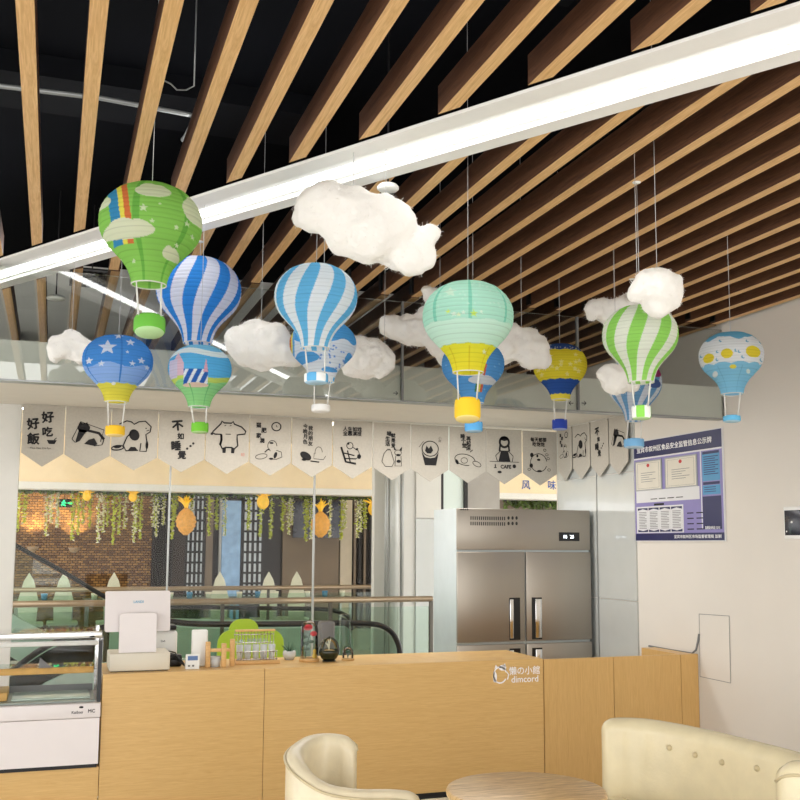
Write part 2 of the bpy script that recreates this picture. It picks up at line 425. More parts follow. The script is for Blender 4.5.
# ------------------------------------------------------------------ light trough (diagonal)
TA = Vector((-.345, 5.62, 0)); TB = Vector((1.894, 2.113, 0))
td = (TB-TA).normalized(); tn = Vector((-td.y, td.x, 0))       # tn: away from the camera side
if tn.y < 0: tn = -tn
TS, TE = TA-td*1.75, TB+td*2.6
def prof_strip(p0, p1, q):
    mb = MB(); n = len(q); vs = []
    for p in (p0, p1):
        for w, z in q: vs.append(p+tn*w+Vector((0, 0, ZC+z)))
    fs = [(i, (i+1) % n, n+(i+1) % n, n+i) for i in range(n)]+[tuple(range(n)), tuple(range(2*n-1, n-1, -1))]
    return mb.add(vs, fs)
tr = thing('light_trough', tuple(TA+Vector((0, 0, ZC))), 'long white linear light trough running diagonally across the slat ceiling', 'light trough')
TWD = .33
build(prof_strip(TS, TE, [(0, 0), (.085, 0), (.088, .014), (.154, .018), (.154, .032), (0, .012)]), 'near_flange', M['trough'], tr)
build(prof_strip(TS, TE, [(.155, .02), (.16, .01), (.215, .01), (.22, .02), (.22, .08), (.155, .08)]), 'diffuser', M['tube'], tr)
build(prof_strip(TS, TE, [(.221, .018), (.25, .014), (.253, 0), (.33, 0), (.33, .11), (.221, .11)]), 'far_flange', M['trough'], tr)
# ------------------------------------------------------------------ slats
BW, BH, BP = .05, .105, .1955
ORD = ['first', 'second', 'third', 'fourth', 'fifth', 'sixth', 'seventh', 'eighth', 'ninth', 'tenth', 'eleventh', 'twelfth', 'thirteenth', 'fourteenth', 'fifteenth', 'sixteenth', 'seventeenth', 'eighteenth', 'nineteenth', 'twentieth', 'twenty-first', 'twenty-second', 'twenty-third', 'twenty-fourth', 'twenty-fifth']
sl = td.y/td.x
def near_y(x): return TA.y+(x-TA.x)*sl
far_off = TWD/abs(td.x)
def slat(x, ya0, ya1, yb0, yb1, label, group, bracket=False):
    """near end y at left/right edge, far end y at left/right edge"""
    z0, z1 = ZC+.002, ZC+BH
    v = [(x, ya0, z0), (x+BW, ya1, z0), (x+BW, yb1, z0), (x, yb0, z0), (x, ya0, z1), (x+BW, ya1, z1), (x+BW, yb1, z1), (x, yb0, z1)]
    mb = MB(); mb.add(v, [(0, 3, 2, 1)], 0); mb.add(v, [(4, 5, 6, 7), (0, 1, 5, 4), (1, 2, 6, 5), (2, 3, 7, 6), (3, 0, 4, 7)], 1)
    o = build(mb, 'ceiling_slat', [M['oak'], M['slat_brown']])
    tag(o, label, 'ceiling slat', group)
    if bracket:
        build(MB().box((x-.012, yb0-.05, z0+.01), (x-.0005, yb0-.005, z1+.02)), 'bracket', M['black'], o)
nn = nf = nk = 0
for k in range(-1, 23):
    x = -.159+BP*k
    if x+BW > XW-.01: break
    ye0, ye1 = near_y(x)-.07, near_y(x+BW)-.07
    if ye1 > .3 and ye0 < YF:
        yend0, yend1 = (min(ye0, YF-.02), min(ye1, YF-.02))
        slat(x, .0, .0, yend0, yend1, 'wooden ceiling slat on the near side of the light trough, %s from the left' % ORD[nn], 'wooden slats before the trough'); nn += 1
    fs0, fs1 = near_y(x)+far_off+.008, near_y(x+BW)+far_off+.008
    fs0, fs1 = max(fs0, -.2), max(fs1, -.2)
    if fs0 < YF-.1:
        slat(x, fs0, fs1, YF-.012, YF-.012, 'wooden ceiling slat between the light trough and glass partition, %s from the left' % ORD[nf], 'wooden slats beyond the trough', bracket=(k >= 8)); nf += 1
    ks0, ks1 = max(YF+.012, fs0), max(YF+.012, fs1)
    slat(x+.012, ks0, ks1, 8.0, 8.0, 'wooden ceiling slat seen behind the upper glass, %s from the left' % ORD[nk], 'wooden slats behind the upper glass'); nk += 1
# little fittings in the ceiling
def disc_lamp(px, py, z, r, label):
    p = P(px, py, Z=z)
    t = thing('ceiling_disc_lamp', p, label, 'ceiling lamp')
    build(MB().lathe([(r*.2, .02), (r*.8, .018), (r, .008), (r, 0), (r*.85, -.006)], p, 24), 'lamp_disc', M['white'], t)
    build(MB().tube([p+Vector((0, 0, .019)), Vector((p.x, p.y, 3.78))], .004), 'stem', M['dark'], t)
disc_lamp(56, 299, 3.1, .055, 'small round white disc lamp behind the glass at far left')
disc_lamp(388, 189, 3.08, .045, 'small round white disc lamp just above the biggest cotton cloud')
p = P(92, 278, Z=3.3)
t = thing('air_grille', p, 'grey square air grille in the dark ceiling behind the glass', 'air grille')
build(MB().box((p.x-.13, p.y-.2, p.z), (p.x+.13, p.y+.2, p.z+.01)), 'backing', M['dark'], t)
mb = MB()
for i in range(9):
    xx = p.x-.13+.26*i/8; mb.box((xx-.004, p.y-.2, p.z-.012), (xx+.004, p.y+.2, p.z))
for i in range(7):
    yy = p.y-.2+.4*i/6; mb.box((p.x-.13, yy-.004, p.z-.012), (p.x+.13, yy+.004, p.z))
build(mb, 'grid', M['txtg'], t)
build(MB().tube([p+Vector((0, 0, .01)), Vector((p.x, p.y, 3.78))], .004), 'stem', M['dark'], t)
# ================================================================== COUNTER
YC = 5.952; CT = .90
X0 = P(103, 673, Y=YC).x; X1 = P(264.5, 670, Y=YC).x; X2 = P(543, 658.7, Y=YC).x
ct = thing('service_counter', (X0+1.4, YC+.28, 0), 'long light oak service counter holding the till and plants', 'counter')
CB = .115
for a, b in ((X0, X1), (X1+.003, X2)):
    build(MB().box((a, YC, CB), (b, YC+.02, CT-.001)), 'front_panel', M['counter'], ct)
build(MB().box((X0, YC+.021, CT-.03), (X2, YC+.56, CT)), 'worktop', M['counter'], ct)
build(MB().box((X0, YC+.05, 0), (X2-.04, YC+.5, CB-.001)), 'toe_kick', M['dark'], ct)
build(MB().box((X2-.02, YC+.021, CB), (X2, YC+.56, CT-.031)), 'end_panel', M['counter'], ct)
build(MB().box((X0, YC+.54, CB), (X2-.021, YC+.56, CT-.031)), 'back_panel', M['counter'], ct)
ik = Ink()                                           # white cat mark and lettering
lx, lz = P(500, 675, Y=YC).x, P(500, 675, Y=YC).z
ik.ring(lx, lz, .045, .05, .009, t0=20, t1=330); ik.ell(lx+.018, lz+.045, .026, .018); ik.ell(lx-.036, lz-.012, .014, .034)
ik.fill([(lx-.04, lz+.04), (lx-.03, lz+.065), (lx-.016, lz+.05)]); ik.fill([(lx+.02, lz+.058), (lx+.035, lz+.074), (lx+.042, lz+.05)])
ik.line([(lx+.045, lz+.02), (lx+.06, lz+.0), (lx+.052, lz-.03)], .008)
u = P(523, 671, Y=YC)
ik.text('懶の小館', u.x+.01, u.z+.004, .056, .022); ik.text('dimcord', u.x+.012, u.z-.05, .058, .02, width=.19)
ik.place('logo', M['whitelogo'], ct, lambda a, b: (a, YC-.0015, b))
# gate + end cabinet
GT = .895
XS = P(613, 660, Y=YC).x; XG = P(680, 655, Y=YC).x
g = thing('counter_gate', ((X2+XG)/2, YC, 0), 'oak panel gate with vertical grain right of the counter', 'gate')
build(MB().box((X2+.006, YC-.004, .03), (XS, YC+.022, GT)), 'panel', M['counter_v'], g)
build(MB().box((XS+.004, YC-.004, .03), (XG, YC+.022, GT)), 'panel', M['counter_v'], g)
build(MB().box((X2+.03, YC+.002, 0), (XG-.02, YC+.018, .029)), 'kick_strip', M['dark'], g)
yE = P(630, 648, Z=GT).y
g = thing('counter_end_cabinet', ((XG+XW)/2, YC+.3, 0), 'narrow oak end cabinet against the right wall', 'cabinet')
build(MB().box((XG+.004, YC-.004, .0), (XW-.004, YC+.018, GT)), 'front_panel', M['counter_v'], g)
build(MB().box((XG+.004, YC+.019, GT-.03), (XW-.004, yE, GT)), 'top', M['counter_v'], g)
build(MB().box((XG+.004, YC+.019, 0), (XG+.022, yE, GT-.031)), 'side_panel', M['counter_v'], g)
cb = build(MB().tube([P(649, 646, X=XW-.02), P(665, 649, X=XW-.02), P(692, 653.5, X=XW-.02), P(696, 650, X=XW-.014), P(698, 641, X=XW-.008), P(699, 634, X=XW-.006)], .007), 'power_cable', M['txtg'])
tag(cb, 'dark grey cable lying along the end cabinet by the wall', 'cable')
# access hatch
ik = Ink()
hatch = thing('access_hatch', P(715, 650, X=XW-.003), 'flush white access hatch with a thin dark outline in the wall', 'hatch')
h = [P(699.5, 614, X=XW), P(729.5, 616, X=XW), P(731, 683, X=XW), P(700.5, 676.5, X=XW)]
mb = MB(); mb.add([(XW-.002, p.y, p.z) for p in h]+[(XW+.002, p.y, p.z) for p in h], [(0, 1, 2, 3), (0, 4, 5, 1), (1, 5, 6, 2), (2, 6, 7, 3), (3, 7, 4, 0)])
build(mb, 'hatch_panel', M['wall'], hatch)
ik.line([(p.y, p.z) for p in h], .006, 0, True)
ik.place('gap', M['txtg'], hatch, lambda a, b: (XW-.0035, a, b))
# thermostat
p0, p1 = P(785, 513, X=XW-.01), P(800, 535, X=XW-.01)
ths = thing('wall_control', (XW, (p0.y+p0.y-.17)/2, p1.z), 'black touch panel in white frame on the right wall', 'wall control')
ya, za, zb = p0.y+.012, P(785, 507, X=XW).z, P(785, 539, X=XW).z
build(MB().rbox((XW-.012, ya-.2, zb), (XW-.0005, ya, za), .004), 'frame', M['white'], ths)
sp = build(MB().rbox((XW-.016, ya-.185, zb+.022), (XW-.0125, ya-.012, za-.022), .002), 'screen', M['tv'], ths)
ik = Ink(); ik.ell(ya-.075, (za+zb)/2+.004, .009, .006); ik.ell(ya-.028, zb+.045, .005, .005)
ik.place('indicator', M['txtw'], sp, lambda a, b: (XW-.0168, a, b))
# ================================================================== DISPLAY PLINTH + CASE
YD = 5.93; ZD = P(100, 763.5, Y=5.93).z
pl = thing('display_plinth', (-.4, YC+.25, 0), 'low light oak plinth under the cake display case', 'plinth')
build(MB().box((-1.4, YC, .02), (X0-.004, YC+.02, ZD-.02)), 'front_panel', M['counter'], pl)
build(MB().box((-1.4, YC+.021, 0), (X0-.004, YC+.56, ZD-.02)), 'body', M['counter'], pl)
xr = P(101, 700, Y=YD).x; xl = xr-1.2
zt = P(101, 628, Y=YD+.25).z
dc = thing('display_case', ((xl+xr)/2, YD+.26, ZD), 'white glass-fronted refrigerated cake display case at the left', 'display case')
zA, zB = P(100, 717, Y=YD).z, P(100, 702.5, Y=YD).z
build(MB().box((xl, YD, ZD), (xr-.004, YD+.52, zA-.004)), 'base', M['plast'], dc)
build(MB().box((xl, YD+.004, ZD-.0195), (xr-.01, YD+.5, ZD-.0005)), 'feet_strip', M['dark'], dc)
rl = build(MB().rbox((xl, YD-.012, zA), (xr, YD+.52, zB), .006), 'front_rail', M['plast'], dc)
ik = Ink(); q = P(83, 712, Y=YD-.014); ik.text('Kaibao', q.x-.03, q.z, .022, .02); ik.text('MC', q.x+.045, q.z+.004, .026, .04); ik.ell(q.x-.01, q.z+.026, .012, .006)
ik.place('maker_mark', M['ink'], rl, lambda a, b: (a, YD-.0128, b))
for xx in (xr-.022, xl):
    build(MB().box((xx, YD+.02, zB+.001), (xx+.02, YD+.05, zt-.05)), 'post', M['black'], dc)
    build(MB().box((xx, YD+.48, zB+.001), (xx+.02, YD+.51, zt-.002)), 'post', M['chrome'], dc)
# curved front glass
mb = MB(); pr = []
for i in range(13):
    a = math.radians(90*i/12); pr.append((YD+.015+.18*(1-math.sin(a))*0+.16*(1-math.cos(a)), zB+.002+(zt-.05-zB)*math.sin(a)**.75*1.0))
vs = []
for xx in (xl+.021, xr-.023):
    vs += [(xx, y, z) for y, z in pr]
n = len(pr); mb.add(vs, [(i, i+1, n+i+1, n+i) for i in range(n-1)], 0, True)
build(mb, 'front_glass', M['glass'], dc)
build(MB().rbox((xl, YD+.14, zt-.048), (xr+.002, YD+.2, zt-.012), .006), 'top_rail', M['chrome'], dc)
build(MB().rbox((xl, YD+.12, zt-.085), (xr-.02, YD+.15, zt-.06), .006), 'lamp_rail', M['white'], dc)
build(MB().box((xl, YD+.2, zt-.02), (xr+.002, YD+.51, zt-.012)), 'top_glass', M['glass'], dc)
build(MB().box((xr-.001, YD+.05, zB+.001), (xr+.003, YD+.48, zt-.03)), 'side_glass', M['glass'], dc)
zs = P(50, 668, Y=YD+.25).z
sh = build(MB().box((xl+.025, YD+.12, zs), (xr-.03, YD+.46, zs+.006)), 'shelf', M['mglass'], dc)
build(MB().rbox((xl+.025, YD+.11, zs-.018), (xr-.04, YD+.125, zs+.018), .004), 'shelf_edge', M['bread'], sh)
build(MB().box((xl+.025, YD+.03, zB+.003), (xr-.03, YD+.47, zB+.012)), 'deck', mat('deck_grey', (138, 148, 140), .3, var=.08), dc)
build(MB().box((xl+.025, YD+.5, zB+.002), (xr-.03, YD+.508, zt-.04)), 'rear_door', M['glass'], dc)
build(MB().box((xl+.03, YD+.43, zB+.013), (xr-.03, YD+.44, zB+.05)), 'vent_grille', M['txtg'], dc)
# tray and card in the case
xa, xb_ = P(12, 690, Y=YD+.2).x, P(90, 690, Y=YD+.2).x
mb = MB().rbox((xa, YD+.1, zB+.0125), (xb_, YD+.4, zB+.02), .003); tyy = build(mb, 'cake_tray', mat('pale_green_glass', (196, 212, 200), .1, var=.05)); tag(tyy, 'pale green glass tray on the deck inside the display case', 'tray')
mb = MB().rbox((xa-.4, YD+.1, zB+.0125), (xa-.02, YD+.38, zB+.06), .006); o = build(mb, 'golden_box', M['bread']); tag(o, 'golden brown box at the left inside the display case', 'box')
q = P(45, 670, Y=YD+.105)
mb = MB().add([(q.x-.035, YD+.095, zs+.019), (q.x+.035, YD+.1, zs+.019), (q.x-.03, YD+.115, zs+.075), (q.x-.03, YD+.118, zs+.019), (q.x+.035, YD+.118, zs+.0189)], [(0, 1, 2), (3, 2, 4), (1, 4, 2), (0, 2, 3)])
o = build(mb, 'price_card', M['txtg']); tag(o, 'small grey folded card on the golden shelf edge of display case', 'card')
# ================================================================== COUNTER ITEMS
def cz(px, py): return P(px, py, Z=CT)
# POS terminal
b0, b1 = P(109, 671, Y=YC+.06), P(170, 670, Y=YC+.06)
YP = YC+.07
zbase = P(109, 654, Y=YP).z
pos = thing('pos_terminal', ((b0.x+b1.x)/2, YP+.1, CT), 'white point of sale terminal seen from behind on the counter', 'till')
build(MB().rbox((b0.x, YP, CT+.004), (b1.x, YP+.26, zbase), .006), 'base_box', M['plast2'], pos)
build(MB().box((b0.x+.01, YP+.01, CT), (b1.x-.01, YP+.25, CT+.004)), 'foot', M['dark'], pos)
s0, s1 = P(118.5, 655, Y=YP+.05), P(157, 613, Y=YP+.05)
def rrect(x0, z0, x1, z1, r, n=5, bl=True):
    pts = []
    for cx, cz_, a0, rr in ((x1-r, z1-r, 0, r), (x0+r, z1-r, 90, r), (x0+r, z0+r, 180, r if bl else 0), (x1-r, z0+r, 270, r if bl else 0)):
        if rr == 0:
            pts.append((x0 if a0 == 180 else x1, z0)); continue
        for i in range(n+1):
            t = math.radians(a0+90*i/n); pts.append((cx+rr*math.cos(t), cz_+rr*math.sin(t)))
    return pts
build(MB().prism(rrect(s0.x, zbase+.001, s1.x, s1.z, .018, bl=False), lambda u, v, k: (u, YP+.03+k*.03+(v-zbase)*.12, v)), 'stand', M['plast'], pos)
m0, m1 = P(104.5, 632, Y=YP+.11), P(171, 591, Y=YP+.11)
mo = build(MB().prism(rrect(m0.x, m0.z, m1.x, m1.z, .012), lambda u, v, k: (u, YP+.095+k*.03+(v-m0.z)*.2, v)), 'monitor', M['plast'], pos)
build(MB().prism(rrect(m0.x+.006, m0.z+.006, m1.x-.006, m1.z-.006, .01), lambda u, v, k: (u, YP+.1255+k*.006+(v-m0.z)*.2, v)), 'screen', M['black'], mo)
q = P(139, 602, Y=YP+.1)
Ink().text('LANDI', q.x, q.z, .02, .03).place('logo', M['sea'], mo, lambda a, b: (a, YP+.0938+(b-m0.z)*.2, b))
# receipt printer
p0, p1 = P(154, 655, Y=YC+.36), P(178, 627, Y=YC+.36)
rp = thing('receipt_printer', ((p0.x+p1.x)/2, YC+.44, CT), 'white receipt printer with dark lid behind the till', 'printer')
build(MB().rbox((p0.x-.1, YC+.36, CT), (p1.x, YC+.5, p1.z-.02), .02, 3), 'body', M['white'], rp)
build(MB().rbox((p0.x-.095, YC+.365, p1.z-.019), (p1.x-.005, YC+.495, p1.z+.012), .014, 3), 'lid', M['black'], rp)
q = P(163, 641, Y=YC+.36); Ink().text('Deli', q.x, q.z, .016, .02).place('logo', M['ink'], rp, lambda a, b: (a, YC+.3585, b))
# cable clump
q = cz(180, 667)
cl = thing('cable_clump', (q.x, q.y, CT), 'black tangle of cables and adapter right of the till', 'cables')
build(MB().rbox((q.x-.06, q.y+.03, CT), (q.x+.015, q.y+.1, CT+.07), .01), 'adapter', M['black'], cl)
mb = MB()
for i in range(5):
    a = random.uniform(-.02, .02)
    mb.tube([(q.x-.07, q.y+.06, CT+.09-.012*i), (q.x-.03, q.y+.01+a, CT+.085-.01*i), (q.x+.0+a, q.y-.02, CT+.04), (q.x+.03, q.y-.03+a, CT+.006), (q.x+.05+a, q.y-.01, CT+.005)], .004, 6)
build(mb, 'cable', M['black'], cl)
# card reader
q = cz(193, 669)
cr = thing('card_reader', (q.x, q.y, CT), 'small white payment box with a screen beside the cables', 'card reader')
build(MB().prism([(0, 0), (.05, 0), (.05, .03), (.012, .085), (0, .085)], lambda u, v, k: (q.x-.042+k*.078, q.y+u, CT+v)), 'body', M['white'], cr)
build(MB().box((q.x-.032, q.y-.003, CT+.05), (q.x+.026, q.y-.0005, CT+.075)), 'screen', M['lbl'], cr)
build(MB().box((q.x-.03, q.y-.003, CT+.014), (q.x-.018, q.y-.0005, CT+.024)), 'button', M['txtg'], cr)
build(MB().box((q.x-.006, q.y-.003, CT+.014), (q.x+.006, q.y-.0005, CT+.024)), 'button', M['txtg'], cr)
# white upright holder
q = P(199.5, 664, Y=YC+.2)
o = build(MB().rbox((q.x-.047, YC+.2, CT), (q.x+.047, YC+.245, P(199, 630, Y=YC+.2).z), .01, 3), 'white_stand', M['white']); tag(o, 'tall white rectangular plastic stand behind the payment box', 'stand')
# pine stand
q = cz(221, 667)
ps = thing('wooden_stand', (q.x, q.y, CT), 'small pine wood display stand with three posts on the counter', 'stand')
for dx, hgt, dy in ((-.08, .15, .0), (.012, .14, -.02), (.07, .16, .03)):
    build(MB().rbox((q.x+dx-.014, q.y+dy-.012, CT), (q.x+dx+.014, q.y+dy+.012, CT+hgt), .003), 'post', M['pinewood'], ps)
build(MB().rbox((q.x-.065, q.y-.008, CT+.09), (q.x+.055, q.y+.06, CT+.104), .002), 'shelf', M['pinewood'], ps)
o = build(MB().lathe([(.03, 0), (.034, .06), (.032, .06), (.028, .004)], (q.x-.03, q.y+.03, CT), 20), 'glass_cup', M['frost']); tag(o, 'small clear glass cup under the pine stand', 'cup')
# glass rack
q = cz(258, 664)
rk = thing('cup_rack', (q.x, q.y, CT), 'chrome wire cup drying rack on a wooden base', 'rack')
build(MB().rbox((q.x-.14, q.y-.02, CT), (q.x+.135, q.y+.13, CT+.022), .004), 'base', M['pinewood'], rk)
mb = MB()
for i in range(13):
    xx = q.x-.13+.245*i/12
    mb.tube([(xx, q.y, CT+.022), (xx, q.y, CT+.075)], .0022, 5)
    mb.tube([(xx, q.y+.1, CT+.022), (xx+.004, q.y+.11, CT+.19)], .0022, 5)
for zz, yy in ((.028, 0), (.075, 0), (.12, .105), (.17, .108)):
    mb.tube([(q.x-.135, q.y+yy, CT+zz), (q.x+.12, q.y+yy, CT+zz)], .003, 5)
build(mb, 'wire_frame', M['rack'], rk)
build(MB().rbox((q.x-.125, q.y+.095, CT+.188), (q.x+.125, q.y+.125, CT+.2), .003), 'top_bar', M['pinewood'], rk)
for i in range(5):
    c = (q.x-.105+.05*i, q.y+.052, CT+.0225)
    o = build(MB().lathe([(.018, 0), (.022, .09), (.0205, .09), (.017, .004)], c, 16), 'drinking_glass', M['frost']); tag(o, 'clear drinking glass standing in the wire rack, %s from the left' % ORD[i], 'glass', 'glasses in the wire rack')
# little air-plant pot
def tuft(mb, c, n, L, r0=.003, spread=1.0, seed=0):
    rr = random.Random(seed)
    for i in range(n):
        a = rr.uniform(0, 6.28); s = rr.uniform(.1, spread); l = L*rr.uniform(.7, 1.1)
        p = [Vector(c)]
        for k in range(1, 5):
            f = k/4; p.append(Vector((c[0]+math.cos(a)*s*l*f*f, c[1]+math.sin(a)*s*l*f*f, c[2]+l*f*(1-.35*s*f))))
        mb.tube(p, r0, 5, radii=[r0, r0*1.3, r0, r0*.7, r0*.2])
q = cz(292, 661)
o1 = thing('air_plant_pot', (q.x, q.y+.08, CT), 'small glass pot with a dark spiky plant beside the cup rack', 'plant')
build(MB().lathe([(.028, 0), (.042, .03), (.04, .055), (.037, .055), (.035, .01)], (q.x, q.y+.08, CT), 20), 'pot', M['frost'], o1)
mb = MB(); tuft(mb, (q.x, q.y+.08, CT+.01), 16, .1, .003, .7, 3); build(mb, 'leaves', M['stem'], o1)
# rose dome
q = cz(311, 662)
ro = thing('rose_dome', (q.x, q.y+.05, CT), 'red rose under a glass dome on wooden base', 'rose dome')
c = Vector((q.x, q.y+.05, CT)); zt_ = P(311, 620, Y=c.y).z-CT
build(MB().lathe([(.062, 0), (.065, .006), (.065, .016), (.06, .02)], c, 32), 'base', M['pinewood'], ro)
prf = [(.056, .021)]+[(.056, .03+(zt_-.09)*i/4) for i in range(5)]+[(.056*math.cos(math.radians(a)), zt_-.056+.056*math.sin(math.radians(a))) for a in (20, 40, 60, 80, 88)]
build(MB().lathe(prf, c, 32, cap0=False), 'dome', M['dome'], ro)
build(MB().tube([c+Vector((-.025, 0, .02)), c+Vector((-.02, 0, .08)), c+Vector((-.005, 0, .14)), c+Vector((.005, 0, zt_-.08))], .0035, 8), 'stem', M['stem'], ro)
def rose(c, r, seed):
    mb = MB(); rr = random.Random(seed)
    mb.ball(c, r*.55, 12, 8)
    for i in range(11):
        a = i*2.4; k = .5+.5*i/11
        ctr = Vector(c)+Vector((math.cos(a)*r*.45*k, math.sin(a)*r*.45*k, r*.12*rr.uniform(-1, 1)))
        mb.ball(ctr, r*.5, 10, 6, sc=(.55+.45*abs(math.sin(a)), .55+.45*abs(math.cos(a)), .85))
    return mb
build(rose(c+Vector((-.008, 0, zt_-.045)), .036, 1), 'bloom', M['rose'], ro)
build(rose(c+Vector((.025, -.01, zt_-.085)), .03, 2), 'bloom', M['rose'], ro)
mb = MB()
for dx, dz, s in ((-.02, .11, 1), (.012, .12, -1), (-.015, .075, 1), (-.028, .15, 1)):
    p = c+Vector((dx, 0, dz)); mb.ball(p, .018, 8, 6, sc=(1.1, .25, .55))
build(mb, 'leaves', M['stem'], ro)
k = build(MB().lathe([(.013, 0), (.015, .02), (.008, .028), (.012, .036), (.01, .05), (.002, .056)], c+Vector((.03, -.02, .0205)), 14), 'figurine', M['yellow'], ro)
# egg planter
q = cz(331, 662)
eg = thing('egg_planter', (q.x, q.y+.05, CT), 'dark green egg-shaped planter with a front opening', 'planter')
c = Vector((q.x, q.y+.05, CT)); ht = P(331, 637, Y=c.y).z-CT
def eggprof(r, h, z0=0): return [(r*max(.02, math.sin(math.pi*(i/16)**.85)), z0+h*i/16) for i in range(17)]
prE = [(.045, 0), (.055, .03), (.064, .06), (.063, .08)]
mb = MB(); mb.lathe([(.035, .006), (.05, .02), (.064, .05), (.066, .07), (.06, .072), (.046, .03), (.03, .02)], c, 32)
build(mb, 'bowl', M['egg'], eg)
build(MB().lathe([(.04, 0), (.045, .003), (.035, .0058)], c, 24), 'foot', M['black'], eg)
build(MB().lathe([(.059, .062), (.02, .07)], c, 24, cap0=False), 'soil', M['bread'], eg)
mb = MB(); nA = 26
for sgn in (1, -1):
    pass
hp = [(.066*math.sqrt(max(0, 1-((z-.065)/(ht-.065))**2.0)), z) for z in [.065+(ht-.065)*i/12 for i in range(13)]]
# open egg shell: lathe with the front third missing
nS = 26; vs = []; fs = []
for i, (r, z) in enumerate(hp):
    for j in range(nS+1):
        a = math.radians(-40+260*j/nS); vs.append((c.x+r*math.cos(a), c.y+r*math.sin(a), c.z+z))
for i in range(len(hp)-1):
    for j in range(nS): b_ = i*(nS+1)+j; fs.append((b_, b_+1, b_+nS+2, b_+nS+1))
mb.add(vs, fs, 0, True); shell = build(mb, 'shell', M['mglass'], eg)
for sd in (-40, 220):
    build(MB().tube([(c.x+r*math.cos(math.radians(sd)), c.y+r*math.sin(math.radians(sd)), c.z+z) for r, z in hp], .006, 8), 'shell_rim', M['egg'], eg)
mb = MB(); tuft(mb, (c.x, c.y, c.z+.064), 14, .085, .0028, .6, 9); build(mb, 'plant', M['pale'], eg)
# small jar
q = cz(350, 661)
j = thing('glass_jar', (q.x, q.y+.05, CT), 'small glass jar with dark flower inside right of egg planter', 'jar')
c = Vector((q.x, q.y+.05, CT))
build(MB().lathe([(.04, 0), (.042, .008), (.04, .01)], c, 24), 'base', M['pinewood'], j)
build(MB().lathe([(.034, .0105), (.036, .03), (.034, .06), (.02, .078), (.006, .083)], c, 24, cap0=False), 'dome', M['dome'], j)
mb = MB(); tuft(mb, c+Vector((0, 0, .011)), 10, .05, .0022, .7, 5); mb.ball(c+Vector((0, 0, .05)), .016, 10, 6); build(mb, 'flower', M['stem'], j)
# ================================================================== FRIDGE
YR = 7.3
fx0, fx1 = P(457, 560, Y=YR).x, min(P(590.5, 560, Y=YR).x, XW-.03)
fz = P(457, 508, Y=YR).z; fy = min(P(433.5, 508, X=fx0).y, YB-.03)
fr = thing('fridge', ((fx0+fx1)/2, (YR+fy)/2, 0), 'four-door stainless steel upright fridge behind the counter', 'fridge')
build(MB().box((fx0+.004, YR+.02, .12), (fx1-.004, fy, fz), 0), 'body', M['steelside'], fr)
build(MB().box((fx0, YR+.021, .03), (fx1, fy-.05, .119)), 'plinth', M['dark'], fr)
def dz(py): return P(526, py, Y=YR).z
tp = build(MB().rbox((fx0, YR, dz(550)), (fx1, YR+.019, fz-.001), .004), 'top_panel', M['steel'], fr)
xm = P(525.5, 600, Y=YR).x
def door(x0, x1, z0, z1, left):
    d = build(MB().rbox((x0, YR-.006, z0), (x1, YR+.0195, z1), .006), 'door', M['steel'], fr)
    hx = (x1-.14, x1-.045) if left else (x0+.045, x0+.135)
    hz1 = z1-.36 if z1 > 1.2 else z1-.035; hz0 = hz1-.33
    build(MB().box((hx[0], YR-.0075, hz0), (hx[1], YR-.0062, hz1)), 'handle_recess', M['black'], d)
    pa = (hx[0]+.004, hx[0]+.035) if left else (hx[0]+.03, hx[1]-.004)
    build(MB().rbox((pa[0], YR-.016, hz0+.012), (pa[1], YR-.008, hz1-.012), .003), 'handle', M['chrome'], d)
for (z0, z1) in ((dz(641), dz(552)), (.14, dz(643.5))):
    door(fx0, xm-.006, z0, z1, True); door(xm+.006, fx1, z0, z1, False)
q0, q1 = P(559, 541, Y=YR), P(579, 532.5, Y=YR)
dp = build(MB().box((q0.x, YR-.006, q0.z), (q1.x, YR-.0005, q1.z)), 'display', M['black'], tp)
ik = Ink()
ik.text('18', q0.x+.055, (q0.z+q1.z)/2, .035, .03); ik.text('26', q0.x+.115, (q0.z+q1.z)/2, .035, .03)
ik.place('digits', mat('digit_glow', (240, 248, 255), .4, emit=1.5), dp, lambda a, b: (a, YR-.0068, b))
ik = Ink()
for py in (518, 523.5):
    for i in range(17):
        q = P(471+i*2.1, py+i*.03, Y=YR); ik.rect(q.x-.005, q.z-.014, q.x+.004, q.z+.014)
    for i in range(3):
        q = P(508.5+i*4, py, Y=YR); ik.ell(q.x, q.z, .01, .014)
for i in range(4):
    q = P(461+i*2.2, 509.5, Y=YR); ik.rect(q.x-.006, q.z-.006, q.x+.006, q.z+.006)
ik.place('vent_slots', M['dark'], tp, lambda a, b: (a, YR-.0012, b))
# ================================================================== WALL BOARD
bT = [P(636, 443.5, X=XW), P(723, 427.5, X=XW), P(726, 540.3, X=XW), P(636.5, 540, X=XW)]
by0, by1 = (bT[0].y+bT[3].y)/2, (bT[1].y+bT[2].y)/2     # far (left in view), near
bz0, bz1 = 1.671, 2.42
BWd, BHt = by0-by1, bz1-bz0
bd = thing('notice_board', (XW, (by0+by1)/2, bz0), 'blue and lilac food safety notice board on the right wall', 'notice board')
def bp_(off): return lambda u, v: (XW-off, by0-u*BWd, bz1-v*BHt)          # u,v in 0..1, v down
build(MB().box((XW-.012, by0+.006, bz0-.006), (XW-.0005, by1-.006, bz1+.006)), 'backing', M['boardw'], bd)
def rects(name, m, off, L, parent=bd):
    ik = Ink()
    for a in L: ik.rect(*a)
    return ik.place(name, m, parent, bp_(off))
rects('lilac_panel', M['board'], .0125, [(.0, .02, 1, 1)])
rects('navy_bands', M['navy'], .0130, [(0, 0, 1, .165), (0, .93, 1, 1), (.79, .6, .98, .9)])
rects('pale_strip', M['boardw'], .0132, [(.02, .5, .76, .62)])
